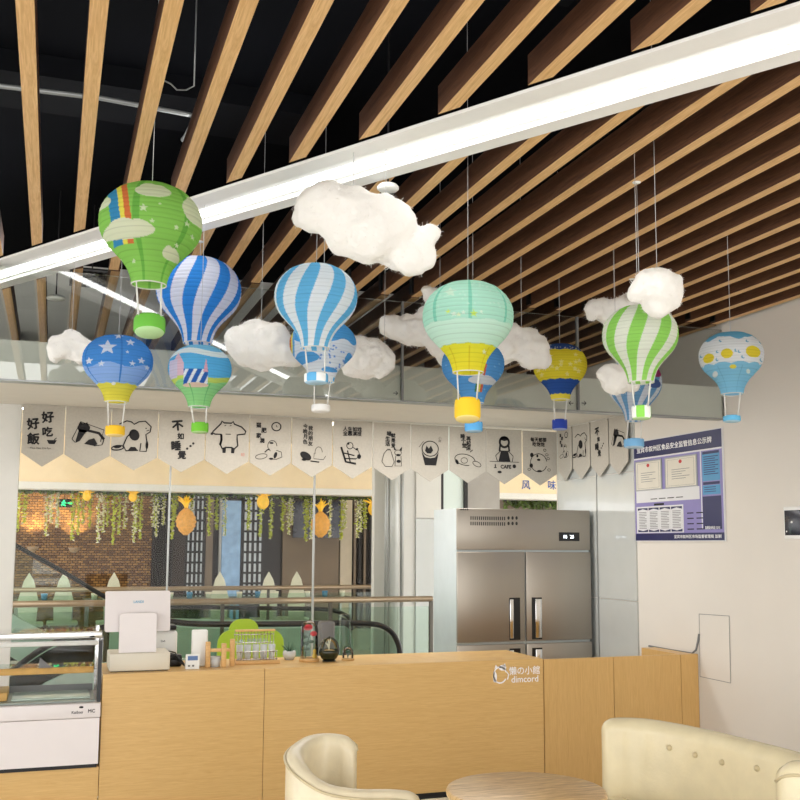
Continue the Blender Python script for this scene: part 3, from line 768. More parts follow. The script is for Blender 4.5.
rects('lilac_lines', M['boardw'], .0131, [(.0, .165, 1, .18), (.775, .18, .785, .9)])
ik = Ink(); ik.text('宜宾市叙州区食品安全监管信息公示牌', .47, -.085, .062, .03, width=.86)
ik.mb.v = [(a, -b, k) for a, b, k in ik.mb.v]
ik.place('title', M['txtw'], bd, bp_(.0136))
ik = Ink(); ik.text('宜宾市叙州区市场监督管理局 监制', .72, -.963, .035, .02, width=.5)
ik.text('监督投诉电话 12315', .885, -.885, .03, .02, width=.15)
ik.mb.v = [(a, -b, k) for a, b, k in ik.mb.v]
ik.place('footer', M['txtw'], bd, bp_(.0136))
for (a, b) in ((.02, .345), (.385, .745)):
    f = build(MB().box((XW-.018, by0-a*BWd, bz1-.2*BHt), (XW-.0133, by0-b*BWd, bz1-.5*BHt)), 'certificate_frame', M['frame'], bd)
    w = b-a
    rects('certificate', M['cert'], .0184, [(a+.012, .212, b-.012, .488)], f)
    ik = Ink()
    cc = a+w/2
    ik.ell(cc, .25, .018, .018)
    ik.place('emblem', M['red'], f, bp_(.0188))
    L = [(a+w*.22, .32+.022*i, b-w*(.22+.12*(i % 3)), .325+.022*i) for i in range(5)]+[(a+.03, .225, b-.03, .227), (a+.03, .475, b-.03, .477), (a+.03, .225, a+.033, .477), (b-.033, .225, b-.03, .477)]
    rects('text_lines', M['txtg'], .0187, L, f)
rects('sky_text_box', M['sky'], .0131, [(.795, .2, .975, .46), (.795, .5, .975, .585)])
rects('sky_heading', M['navy'], .0133, [(.8, .19, .97, .215), (.8, .47, .97, .495)])
rects('text_lines', M['txtd'], .0136, [(.81, .235+.02*i, .81+.15*(1-.2*(i % 2)), .243+.02*i) for i in range(9)]+[(.81, .515+.02*i, .93, .522+.02*i) for i in range(3)])
rects('text_lines', M['ink'], .0136, [(.2+.1*i, .585, .28+.1*i, .593) for i in range(4)]+[(.62+.1*k, .74+.05*i, .69+.1*k, .75+.05*i) for i in range(4) for k in range(2)])
rects('leaflet_backing', M['boardw'], .0133, [(.02, .66, .58, .925)])
rects('leaflet', M['navy'], .0135, [(.035+.135*i, .675, .16+.135*i, .915) for i in range(4)])
ik = Ink()
for i in range(4): ik.fill([(.035+.135*i, .7), (.0975+.135*i, .685), (.16+.135*i, .7), (.16+.135*i, .89), (.0975+.135*i, .905), (.035+.135*i, .89)])
ik.place('leaflet_page', M['boardw'], bd, bp_(.0137))
rects('leaflet_text', M['txtg'], .0139, [(.05+.135*i, .715+.016*k, .145+.135*i-(.02 if k % 4 == 3 else 0), .721+.016*k) for i in range(4) for k in range(11)])
rects('leaflet_heading', M['ink'], .0138, [(.24, .635, .36, .655)])
# ================================================================== BUNTING
def banner_print(d, W_, H_):
    """ink in local units: u in -50..50, v 0..-145 (100 = banner width)"""
    ik = Ink(); L = 2.7
    T = lambda t, x, y, s, b=.03, rot=0, mi=0: ik.text(t, x-50, -y, s, b*1.5, mi, rot)
    if d == 'rice':
        T('好', 59, 28, 30, .05, .12); T('好', 25, 46, 30, .05, .15); T('吃', 60, 65, 26, .05, .1); T('飯', 27, 84, 30, .05)
        ik.fill([(9, -86), (33, -86), (28, -96), (14, -96)]); ik.line([(26, -86), (32, -80)], 2)
        T('Hao Hao Chi Fan', 45, 107, 7, .0)
    elif d == 'box':
        ik.line([(-35, -74), (-17, -33), (35, -50), (28, -78)], 1.8); ik.ell(-10, -47, 14, 11); ik.fill([(-22, -40), (-18, -32), (-13, -38)]); ik.fill([(-8, -38), (-3, -33), (0, -40)])
        ik.fill([(-20, -50), (-2, -52), (-18, -78), (-26, -82), (-27, -78)]); ik.line([(0, -53), (24, -58), (36, -72)], 6); ik.fill([(-8, -84), (2, -74), (14, -70), (22, -84), (14, -88)]); ik.line([(14, -88), (32, -85), (36, -72)], 2); ik.line([(-35, -74), (-27, -82)], 1.6)
    elif d == 'sit':
        ik.line([(-34, -33), (-18, -25), (-8, -27), (-2, -32), (8, -26), (22, -24), (35, -36), (33, -48), (24, -54), (28, -78), (26, -92), (12, -92), (14, -74)], L)
        ik.line([(-2, -46), (-16, -60), (-24, -80), (-18, -92), (8, -90)], L); ik.ell(-1, -56, 11, 13, .4); ik.fill([(-14, -91), (-8, -83), (2, -83), (8, -91)]); ik.ell(27, -78, 3, 9)
        ik.ring(-36, -86, 13, 5, L, .15); ik.ell(-36, -84, 8, 3, .15); ik.ell(24, -40, 1.5, 1.5); ik.line([(25, -46), (31, -44)], 1.6)
    elif d == 'sleep':
        T('不', 40, 30, 25, .06, .12); T('如', 47, 53, 15, .05); T('睡', 38, 74, 22, .06, .08); T('覺', 51, 94, 19, .05)
        for x, y in ((62, 80), (69, 74), (75, 68)): ik.ell(x-50, -y, 2.6, 2.6)
    elif d == 'stand':
        ik.line([(-35, -42), (-16, -22), (-14, -16), (-9, -20), (8, -20), (12, -16), (15, -22), (32, -28), (42, -38), (40, -44), (22, -47), (22, -58), (24, -72), (16, -80), (10, -77), (-4, -77), (-12, -80), (-17, -70), (-14, -58), (-15, -47), (-30, -47)], L+.6, 0, True)
        ik.fill([(-12, -78), (-3, -78), (-4, -90), (-11, -90)]); ik.fill([(9, -78), (17, -80), (16, -90), (9, -90)]); ik.line([(-15, -47), (-14, -60), (-17, -72)], 5)
        for x in (-8, 4): ik.line([(x, -27), (x+4, -25)], 1.6)
        ik.ell(-36, -46, 4, 3, .6); ik.line([(-5, -46), (7, -46)], 1.6); T('印', 86, 93, 9, .0, 0, 1)
    elif d == 'lazy':
        T('猫', 20, 21, 13, .05); T('肥', 33, 33, 13, .05); T('家', 21, 46, 13, .05); T('潤', 29, 58, 12, .05)
        ik.ring(13, -23, 11, 10, L); ik.line([(13, -23), (13, -19)], 1.4); ik.line([(13, -23), (16, -24)], 1.4)
        ik.ring(4, -70, 11, 13, 1.5, 0, 0, 0, 250); ik.ell(2, -63, 5, 2.2); ik.line([(-14, -86), (-8, -80), (-2, -78)], L); ik.ring(-22, -96, 14, 6, 1.4, .2)
        ik.line([(14, -80), (26, -84), (28, -96), (14, -102), (-4, -101)], 1.6); ik.ell(12, -92, 4, 8, -.3); ik.ell(2, -101, 5, 2.5)
    elif d == 'long':
        for i, t in enumerate('今晚月色'): T(t, 32, 18+12.5*i, 12, .04)
        for i, t in enumerate('我的朋友'): T(t, 45, 22+12.5*i, 12, .04)
        ik.ell(-16, -90, 15, 9, -.5); ik.ring(16, -80, 9, 13, 1.3, 0, 0, 0, 200); ik.line([(5, -82), (4, -96), (28, -98), (34, -88)], 1.4); ik.line([(-4, -102), (18, -104)], 3); ik.ell(-20, -99, 6, 3, 0)
    elif d == 'chair':
        for i, t in enumerate('人生如戏'): T(t, 30+12*i, 19, 12, .05)
        for i, t in enumerate('全靠演技'): T(t, 30+12*i, 30, 12, .05)
        ik.line([(-30, -64), (-18, -100), (8, -104)], 5); ik.line([(-26, -78), (4, -84)], 3); ik.line([(-22, -92), (8, -92)], 3); ik.line([(-14, -72), (-6, -102)], 3)
        ik.ring(-8, -60, 8, 8, 1.8); ik.ell(-12, -55, 3, 3); ik.line([(0, -64), (14, -72), (18, -84), (8, -92)], 1.8); ik.ell(16, -86, 5, 6); ik.ell(10, -68, 4, 2.5, .5)
    elif d == 'pair':
        for i, t in enumerate('喵生活'): T(t, 38+(4 if i == 0 else 0), 26+13*i, 13, .05)
        for i, t in enumerate('就是爱'): T(t, 53, 30+13*i, 12, .05)
        ik.line([(-14, -68), (-22, -78), (-27, -98), (-18, -110), (0, -110), (6, -98), (0, -80), (-4, -68)], 1.5, 0, True); ik.line([(-13, -66), (-4, -66)], 1.4)
        ik.ring(16, -74, 9, 7, 1.5); ik.fill([(6, -68), (4, -60), (12, -66)]); ik.fill([(20, -66), (27, -58), (26, -70)]); ik.ell(17, -80, 6, 3); ik.line([(10, -82), (8, -108), (26, -108), (24, -82)], 1.6); ik.ell(18, -96, 6, 4)
    elif d == 'bucket':
        ik.ring(0, -58, 22, 19, 2.4); ik.fill([(-23, -66), (-13, -80), (0, -82), (13, -80), (23, -66), (16, -100), (-14, -100)])
        ik.fill([(-14, -64), (-10, -50), (-4, -58), (2, -50), (8, -62), (2, -70), (-8, -70)]); ik.line([(-30, -55), (-18, -40)], 1.2)
        for i, t in enumerate('小杯'): T(t, 76, 30+8*i, 8, 0)
    elif d == 'curl':
        for i, t in enumerate('睡个觉'): T(t, 36+2*i, 22+12*i, 13, .05)
        for i, t in enumerate('再起床'): T(t, 52, 28+12*i, 13, .05)
        ik.ring(-8, -82, 28, 14, 1.8, -.15, 0, 0, 300); ik.ring(-10, -84, 9, 7, 1.4); ik.ring(25, -92, 12, 6, 1.5, -.4); ik.ell(-30, -88, 4, 7, .5); ik.line([(6, -62), (14, -56)], 2)
    elif d == 'cafe':
        ik.ring(0, -32, 13, 13, 6); ik.fill([(-13, -26), (-8, -18), (8, -18), (13, -26), (0, -29)]); ik.line([(-12, -40), (-14, -56)], 5); ik.line([(12, -40), (14, -56)], 5); ik.fill([(-10, -54), (10, -54), (17, -82), (-17, -82)])
        ik.line([(-10, -54), (-25, -68), (-20, -82)], 2); ik.line([(10, -54), (25, -68), (22, -82)], 2); ik.line([(-42, -83), (42, -83)], 1.4); T('CAFE', 54, 96, 13, .05); ik.ell(28, -94, 5, 5); ik.line([(-26, -90), (-26, -98)], 3); ik.ell(-14, -110, 6, 3.5); ik.line([(-30, -99), (-22, -99)], 2)
    elif d == 'round':
        for i, t in enumerate('每天都要'): T(t, 28+12*i, 21, 12, .04)
        for i, t in enumerate('吃饱饱'): T(t, 34+12*i, 33, 12, .04)
        ik.ring(-4, -82, 24, 24, 1.8, 0, 0, 10, 340); ik.ell(-24, -62, 5, 6); ik.ell(-26, -90, 5, 6); ik.ell(-2, -104, 7, 3); ik.ell(-4, -74, 5, 3); ik.ell(-8, -64, 3, 4)
        for x, y in ((14, 48), (20, 60), (24, 70), (26, 100), (-32, 100)): ik.ring(x, -y, 4, 3, 1.2)
    return ik
inkmats = [M['ink'], M['redink']]
def banner(c, ux, W_, H_, d, label, nrm, first=False):
    """c: top centre, ux: unit vector along the top (viewer's right), nrm: towards viewer"""
    sh = .78
    o = thing('bunting_banner', tuple(c-Vector((0, 0, H_))), label, 'banner', 'linen banners hanging along the back')
    f = lambda u, v, k: c+ux*(u*W_)+Vector((0, 0, -v*H_))-nrm*(.004*k)
    build(MB().prism([(-.5, 0), (-.5, sh), (0, 1), (.5, sh), (.5, 0)], f), 'cloth', M['cloth'], o)
    build(MB().prism([(-.5, -.012), (-.5, .02), (.5, .02), (.5, -.012)], lambda u, v, k: c+ux*(u*W_)+Vector((0, 0, -v*H_))+nrm*(.003-.01*k)), 'hem', M['cloth'], o)
    if d:
        banner_print(d, W_, H_).place('print', inkmats, o, lambda a, b: c+ux*(a/100*W_)+Vector((0, 0, b/100*W_))+nrm*.0035)
YN = YB-.05
seq = [(43, 'rice', 'four calligraphy characters and a rice bowl'), (88, 'box', 'a black cat squeezed in a box'), (136, 'sit', 'a sitting spotted cat looking up'), (182, 'sleep', 'four brushed characters and three dots'), (229, 'stand', 'a wide cat standing on two legs'), (270.5, 'lazy', 'a clock above a lying cat'), (312, 'long', 'two text columns above two cats'), (352.5, 'chair', 'a cat rocking in a chair under text'), (391, 'pair', 'two cats sitting side by side under text'), (429.5, 'bucket', 'a cat peeking from a dark bucket'), (467.5, 'curl', 'a curled sleeping cat under text'), (503.5, 'cafe', 'an aproned cook above the word CAFE'), (539, 'round', 'a round spotted cat under text')]
edges = [23, 66, 112, 159, 206, 250, 292, 333, 373, 411, 449, 486, 522, 557]
def topy(px): return 403+(px-22)*(433-403)/535.0
for i, (px, d, desc) in enumerate(seq):
    a, b = P(edges[i]+.5, topy(edges[i]), Y=YN), P(edges[i+1]-.5, topy(edges[i+1]), Y=YN)
    zt2 = min((a.z+b.z)/2, 2.652)
    cpt = Vector(((a.x+b.x)/2, YN, zt2)); Wd = b.x-a.x
    hpx = 62.5
    H_ = zt2-P(px, topy(px)+hpx-i*.75, Y=YN).z
    banner(cpt, Vector((1, 0, 0)), Wd, H_, d, 'beige back-window banner printed with %s' % desc, Vector((0, -1, 0)))
seqR = [(564, 'lazy', 'a clock and lying cat, nearest the corner'), (580.5, 'sit', 'a spotted cat, second from the corner'), (599, 'sleep', 'a column of characters, third from the corner'), (617.5, 'box', 'a black cat in a box, next to the notice board')]
eR = [557.5, 572, 590, 608.5, 628]
for i, (px, d, desc) in enumerate(seqR):
    a, b = P(eR[i]+.4, 430, X=XW-.04), P(eR[i+1]-.4, 430, X=XW-.04)
    zt2 = 2.645
    cpt = Vector((XW-.04, (a.y+b.y)/2, zt2)); Wd = abs(a.y-b.y)
    banner(cpt, Vector((0, -1, 0)), Wd, .46, d, 'beige right-wall banner with %s' % desc, Vector((-1, 0, 0)))
# cord the banners hang on
o = build(MB().tube([Vector((XL+.01, YN+.004, 2.656)), Vector((XW-.05, YN+.004, 2.656)), Vector((XW-.036, YN-.05, 2.656)), Vector((XW-.036, P(628, 430, X=XW-.04).y, 2.656))], .004, 6), 'bunting_line', M['cord'])
tag(o, 'thin cord under the ceiling carrying the row of beige banners', 'cord')
def hang_z(x, y):
    """height of whatever the thread reaches: slat, trough or the slab above"""
    w = (Vector((x, y, 0))-TA).dot(tn)
    if 0 <= w <= TWD: return ZC-.001 if (w < .085 or w > .253) else (ZC+.009 if .145 < w < .22 else ZC+.013)
    return ZC+.0025 if (x+.159) % BP < BW else 3.78
# ================================================================== BALLOON LANTERNS
PROF = [(.10, 0), (.23, .02), (.34, .075), (.43, .165), (.485, .27), (.5, .38), (.482, .49), (.43, .59), (.35, .68), (.275, .76), (.22, .84), (.187, .92), (.17, 1.0)]
def prof_at(t):
    for i in range(len(PROF)-1):
        r0, t0 = PROF[i]; r1, t1 = PROF[i+1]
        if t <= t1:
            # catmull-rom in r
            ra = PROF[max(i-1, 0)][0]; rb = PROF[min(i+2, len(PROF)-1)][0]; f = (t-t0)/(t1-t0)
            return .5*((2*r0)+(-ra+r1)*f+(2*ra-5*r0+4*r1-rb)*f*f+(-ra+3*r0-3*r1+rb)*f**3)
    return PROF[-1][0]
def ss(c): return np.array([lin(v) for v in c])
def put(Cc, mask, c): Cc[mask] = ss(c)
def ellm(S, T, s, t, rs, rt): return ((S-s)/rs)**2+((T-t)/rt)**2 < 1
def starm(S, T, s, t, r, asp=1.1):
    x, y = (S-s)/r, (t-T)/r*asp*2; rr = np.hypot(x, y); a = np.arctan2(x, y)
    am = np.abs(np.mod(a+np.pi/5, 2*np.pi/5)-np.pi/5)/(np.pi/5)
    return rr < 1/(1+1.35*am)
def cloudm(S, T, s, t, rs, rt):
    return ellm(S, T, s, t, rs, rt) | ellm(S, T, s-.25*rs, t-.5*rt, rs*.5, rt*.8) | ellm(S, T, s+.3*rs, t-.3*rt, rs*.5, rt*.8)
def pattern(i, PH, T, S):
    Cc = np.zeros(PH.shape+(3,)); seam = lambda ph, w=.045: np.abs((PH-ph+np.pi) % (2*np.pi)-np.pi) < w
    scal = .012*np.abs(np.sin(PH*6))
    if i == 1:
        put(Cc, T >= 0, (126, 196, 76))
        for ph in (-.3, .75, 2.0, 3.1, 4.2): put(Cc, seam(ph, .07), (92, 168, 58))
        for (o, c) in ((-.80, (40, 120, 190)), (-.70, (40, 120, 190)), (-.62, (245, 225, 70)), (-.53, (220, 96, 50))):
            cs = o+.30*np.clip(T-.12, 0, 1)
            put(Cc, (np.abs(S-cs) < .055) & (T > .08) & (T < .68), c)
        for e in ((.02, .19, .34, .075), (-.42, .57, .5, .075), (.86, .3, .28, .14), (.4, .74, .17, .05), (-.9, .28, .14, .06)): put(Cc, cloudm(S, T, *e), (226, 226, 198))
        for s, t, r in ((-.15, .38, .09), (.02, .5, .05), (.15, .33, .04), (.68, .46, .07), (.48, .52, .06), (.8, .55, .05), (.5, .66, .05), (-.3, .82, .05)): put(Cc, starm(S, T, s, t, r), (214, 230, 190))
    elif i in (2, 5, 10, 11):
        N = {2: 9, 5: 8, 10: 8, 11: 10}[i]; sh = {2: .15, 5: .32, 10: .1, 11: .4}[i]
        a = {2: (34, 118, 214), 5: (84, 172, 226), 10: (138, 214, 84), 11: (92, 148, 200)}[i]
        b = {2: (226, 228, 240), 5: (238, 240, 240), 10: (242, 242, 236), 11: (214, 222, 232)}[i]
        ph = (PH+.75*np.clip(T-.1, 0, 1)**1.1)*N/(2*np.pi)+sh
        fr = ph-np.floor(ph)
        put(Cc, fr >= 0, b); put(Cc, fr < .48, a)
        if i == 5 or i == 2:
            for q in (-.55, .25): put(Cc, seam(q, .05) & (fr < .48) & (T < .5), tuple(int(v*.85) for v in a))
        if i == 11:
            put(Cc, ellm(S, T, .8, .25, .2, .1), (150, 40, 90)); put(Cc, ellm(S, T, .7, .45, .25, .07), (60, 80, 140))
    elif i == 3:
        put(Cc, T >= 0, (58, 132, 218)); put(Cc, T > .5+.03*np.sin(PH*5), (134, 176, 238)); put(Cc, T > .74+scal, (238, 222, 60))
        for s, t, r in ((-.3, .26, .27), (.33, .16, .14), (.65, .42, .12), (.4, .48, .09), (-.45, .5, .1), (.1, .52, .05), (-.8, .45, .12), (.82, .5, .08), (0, .06, .15), (.25, .32, .06)): put(Cc, starm(S, T, s, t, r), (224, 232, 244))
        put(Cc, ellm(S, T, -.1, .76, .06, .02), (250, 250, 230))
        for ph in (-1.1, .1, 1.2): put(Cc, seam(ph, .03) & (T < .74), (48, 112, 200))
    elif i == 4:
        put(Cc, T >= 0, (72, 166, 232)); put(Cc, (T < .14), (110, 190, 240)); put(Cc, (np.abs(T-.17-.03*np.sin(PH*3)) < .05), (236, 240, 244))
        put(Cc, T > .54+.04*np.sin(PH*2+1), (196, 214, 80)); put(Cc, T > .62+.03*np.sin(PH*3), (132, 208, 120))
        put(Cc, (S > -.85) & (S < -.5) & (T > .18+np.abs(S+.68)) & (T < .55), (226, 176, 196)); put(Cc, (S > -.95) & (S < -.7) & (T > .3) & (T < .58), (206, 190, 220))
        put(Cc, (S > -.5) & (S < .25) & (T > .46) & (T < .68), (30, 74, 168)); put(Cc, (S > -.5) & (S < .25) & (T > .46) & (T < .68) & (np.sin((S+T)*24) > .3), (232, 236, 244))
        put(Cc, ellm(S, T, -.12, .69, .4, .035), (232, 190, 160)); put(Cc, (np.abs(S-.18) < .07*(T-.28)/.2) & (T > .28) & (T < .5), (226, 150, 170))
        for ph in (-.45, .45, 1.4, -1.4): put(Cc, seam(ph, .035) & (T > .66), (92, 176, 96))
    elif i == 6:
        put(Cc, T >= 0, (236, 240, 244)); put(Cc, T < .4+.03*np.sin(PH*7), (64, 150, 222))
        for e in ((-.5, .66, .4, .07), (.2, .83, .24, .035), (.85, .66, .2, .08)): put(Cc, cloudm(S, T, *e), (70, 152, 222))
        rr = np.random.RandomState(3)
        for k in range(26): put(Cc, starm(S, T, rr.uniform(-.1, 1), rr.uniform(.46, .85), .045), (90, 140, 215))
        for o, c in ((-.97, (230, 110, 60)), (-.92, (240, 220, 90)), (-.87, (90, 160, 220))): put(Cc, (np.abs(S-o) < .03) & (T < .6), c)
        put(Cc, (T > .93) & (np.sin(PH*6) > .2), (70, 160, 226))
    elif i == 7:
        put(Cc, T >= 0, (172, 230, 212)); put(Cc, T > .5+.01*np.sin(PH*9), (206, 240, 226)); put(Cc, T > .72+scal, (240, 222, 40))
        for ph in (-.8, .05, .95, 2, 3, 4): put(Cc, seam(ph, .045) & (T < .5), (118, 206, 184))
        for ph in (-.8, .05, .95, 2, 3, 4): put(Cc, seam(ph, .03) & (T > .75), (222, 190, 30))
        put(Cc, starm(S, T, -.38, .2, .16), (206, 238, 220))
        for s, t, r, c in ((-.42, .42, .06, (220, 236, 90)), (.12, .45, .09, (206, 236, 90)), (-.3, .45, .07, (226, 244, 230)), (-.1, .44, .05, (226, 244, 230)), (.28, .43, .05, (226, 244, 230)), (-.2, .46, .06, (230, 244, 200)), (.35, .8, .06, (250, 245, 200))): put(Cc, starm(S, T, s, t, r), c)
        rr = np.random.RandomState(4)
        for k in range(40): put(Cc, ellm(S, T, rr.uniform(-.7, .9), rr.uniform(.06, .36), .025, .012), (190, 236, 220))
    elif i == 8:
        put(Cc, T >= 0, (74, 148, 218))
        rr = np.random.RandomState(5)
        for k in range(24): put(Cc, starm(S, T, rr.uniform(-.9, .9), rr.uniform(.3, .95), .04), (120, 190, 236))
        for o, c in ((.18, (60, 120, 70)), (.26, (240, 220, 60)), (.34, (226, 90, 60))): put(Cc, (np.abs(S-o-.4*(.6-T)) < .04) & (T > .45) & (T < .85), c)
        put(Cc, cloudm(S, T, .3, .68, .45, .06), (228, 226, 220))
    elif i == 9:
        put(Cc, T >= 0, (240, 222, 44)); put(Cc, T < .17-scal*1.6, (34, 62, 150)); put(Cc, T > .66+scal, (30, 66, 160)); put(Cc, T > .9+scal, (242, 224, 60))
        rr = np.random.RandomState(6)
        for k in range(14): put(Cc, starm(S, T, rr.uniform(-.9, .9), rr.uniform(.24, .6), .1), (248, 236, 130))
        for k in range(30): put(Cc, ellm(S, T, rr.uniform(-.9, .9), rr.uniform(.1, .145), .02, .008), (210, 220, 240))
    elif i == 12:
        put(Cc, T >= 0, (240, 238, 240)); put(Cc, T < .13+scal*2+.03*np.sin(PH*5), (92, 170, 214)); put(Cc, T > .57-.03*np.abs(np.sin(PH*5)), (118, 192, 232))
        for s, t, r in ((-.68, .46, .17), (-.12, .42, .18), (.66, .39, .22)): put(Cc, ellm(S, T, s, t, r, r*.42) | starm(S, T, s, t, r), (242, 208, 40))
        put(Cc, ellm(S, T, .05, .62, .1, .03), (242, 216, 60)); put(Cc, ellm(S, T, -.5, .7, .08, .04), (236, 240, 244)); put(Cc, ellm(S, T, .5, .68, .06, .03), (220, 236, 230))
        for s, t in ((-.9, .4), (-.4, .38), (-.42, .5), (.15, .38), (.25, .4), (.5, .22), (.9, .2), (-.3, .2), (.35, .48), (.9, .5)): put(Cc, ellm(S, T, s, t, .05, .025) & ~ellm(S, T, s+.03, t-.01, .04, .02), (110, 170, 200))
        for ph in (-.5, .4, 1.3, -1.4): put(Cc, seam(ph, .025) & (T > .6), (100, 172, 214))
    return Cc
NR, NT = 320, 144
def lantern(i, cx, top, bot, w, D, bk, bcol, label, bc2=None):
    depth = FPX*D/w*1.0
    ctr = P(cx, top+(bot-top)*.4, D=depth)
    rz = ray(cx, 400)
    lo, hi = .05, 1.0                              # height so that the projection of the mouth's near rim sits at bot
    def py(z): return proj((ctr.x, ctr.y, z))[1]
    def z_at(pyv):
        a, b = 0.5, 4.5
        for _ in range(50):
            m = (a+b)/2
            if py(m) > pyv: a = m
            else: b = m
        return (a+b)/2
    ztop = z_at(top+.05*w); zbot = z_at(bot+.02*w); H_ = ztop-zbot
    az = math.atan2(-ctr.y, -ctr.x)                # direction to the camera
    C = Vector((ctr.x, ctr.y, zbot))
    t = thing('balloon_lantern', tuple(Vector((ctr.x, ctr.y, z_at(bk[2]) if bk else zbot))), label, 'hanging lantern', 'hot-air balloon paper lanterns')
    T1 = np.linspace(0, 1, NT); PH1 = np.linspace(0, 2*np.pi, NR, endpoint=False)
    r = np.array([prof_at(v) for v in T1])*D
    nrib = 22
    rib = np.abs(np.sin(np.pi*T1*nrib))
    r = r*(1+.012*rib*(T1 > .02))
    T_, PH = np.meshgrid(T1, PH1, indexing='ij')
    S_ = np.where(np.cos(PH) > 0, np.sin(PH), -np.sin(PH))*(r[:, None]/(.5*D)).clip(.3, 1)
    # phi measured from the camera direction, positive to the viewer's right (clockwise seen from above is left) 
    ang = az+PH
    X = r[:, None]*np.cos(ang); Y = r[:, None]*np.sin(ang); Z = (1-T_)*H_
    Cc = pattern(i, PH, T_, S_)
    Cc = np.clip(Cc, 0, 1)**.74*.97
    Cc *= (1-.2*np.exp(-(rib[:, None, None]/.2)**2))          # wire ribs under the paper
    vs = np.stack([X, Y, Z], -1).reshape(-1, 3)+np.array([C.x, C.y, C.z])
    idx = np.arange(NT*NR).reshape(NT, NR)
    a = idx[:-1, :]; b = idx[1:, :]
    F = np.stack([a, b, np.roll(b, -1, 1), np.roll(a, -1, 1)], -1).reshape(-1, 4)
    me = bpy.data.meshes.new('paper_envelope'); org = ORG[t.name]
    me.from_pydata((vs-np.array(org)).tolist(), [], F.tolist())
    me.polygons.foreach_set('use_smooth', [True]*len(F)); me.materials.append(M['paper'])
    at = me.color_attributes.new('paint', 'FLOAT_COLOR', 'POINT')
    at.data.foreach_set('color', np.concatenate([Cc.reshape(-1, 3), np.ones((NT*NR, 1))], 1).ravel())
    me.update(); o = bpy.data.objects.new('paper_envelope', me); COL.objects.link(o); o.parent = t
    rm = PROF[-1][0]*D
    ringp = [(C.x+rm*math.cos(q), C.y+rm*math.sin(q), C.z) for q in [2*math.pi*k/28 for k in range(29)]]
    build(MB().tube(ringp, .0022, 6, cap=False), 'mouth_ring', M['cord'], t)
    # suspension thread
    fx = (C.x+.159) % BP; xin = fx < BW
    ztopc = hang_z(C.x, C.y)
    build(MB().tube([(C.x, C.y, ztop+.002), (C.x+.001, C.y, (ztop+ztopc)/2), (C.x, C.y, ztopc)], .0013, 5), 'hanging_thread', M['thread'], t)
    if xin and abs(ztopc-ZC-.0025) < 1e-6: build(MB().lathe([(.004, 0), (.016, .001), (.018, .004)], (C.x, C.y, ZC-.0025), 16), 'ceiling_hook', M['white'], t)
    build(MB().tube([(C.x-.1*D, C.y, ztop), (C.x, C.y, ztop+.004), (C.x+.1*D, C.y, ztop)], .0016, 5), 'top_wire', M['cord'], t)
    # basket
    bz1 = z_at(bk[1]); bz0 = z_at(bk[2]); br = bk[3]/FPX*depth/2
    bp = P(bk[0], (bk[1]+bk[2])/2, D=depth*.998); bc_ = Vector((bp.x*.6+C.x*.4, bp.y*.6+C.y*.4, 0))
    bh = max(bz1-bz0-br*.22, .02)
    mb = MB(); n = 28; pr_ = [(br*.93, 0), (br, bh*.15), (br*1.0, bh*.5), (br, bh*.85), (br*.97, bh), (br*.9, bh), (br*.9, bh*.1)]
    bm_ = mat('basket_paper', bcol, .8, var=.05); mats = [bm_]
    mb.lathe(pr_, (bc_.x, bc_.y, bz0), n, cap0=False, cap1=True)
    if bc2:
        mats.append(mat('basket_paper_white', bc2, .8, var=.03))
        for fi, f in enumerate(mb.f):
            if (fi % n)//4 % 2: mb.mi[fi] = 1
    tl = Matrix.Rotation(math.radians({1: -15, 7: -13}.get(i, -4)), 3, Vector((-math.sin(az), math.cos(az), 0)))
    cB = Vector((bc_.x, bc_.y, bz0+bh/2)); tilt = lambda v: tuple(tl @ (Vector(v)-cB)+cB)
    mb.v = [tilt(v) for v in mb.v]
    bs = build(mb, 'basket', mats, t)
    mb = MB().lathe([(br*.92, .001), (br*.9, -.001), (br*.2, -.001)], (bc_.x, bc_.y, bz0), n); mb.v = [tilt(v) for v in mb.v]
    build(mb, 'basket_base', mat('base_paper', tuple(min(255, int(v*.5+128)) for v in bcol), .8, var=.03), bs)
    for k in range(4):
        q = az+math.pi/4+k*math.pi/2
        build(MB().tube([(C.x+rm*math.cos(q), C.y+rm*math.sin(q), C.z), tilt((bc_.x+br*.96*math.cos(q), bc_.y+br*.96*math.sin(q), bz0+bh*.9))], .0029, 6), 'cord', M['cord'], t)
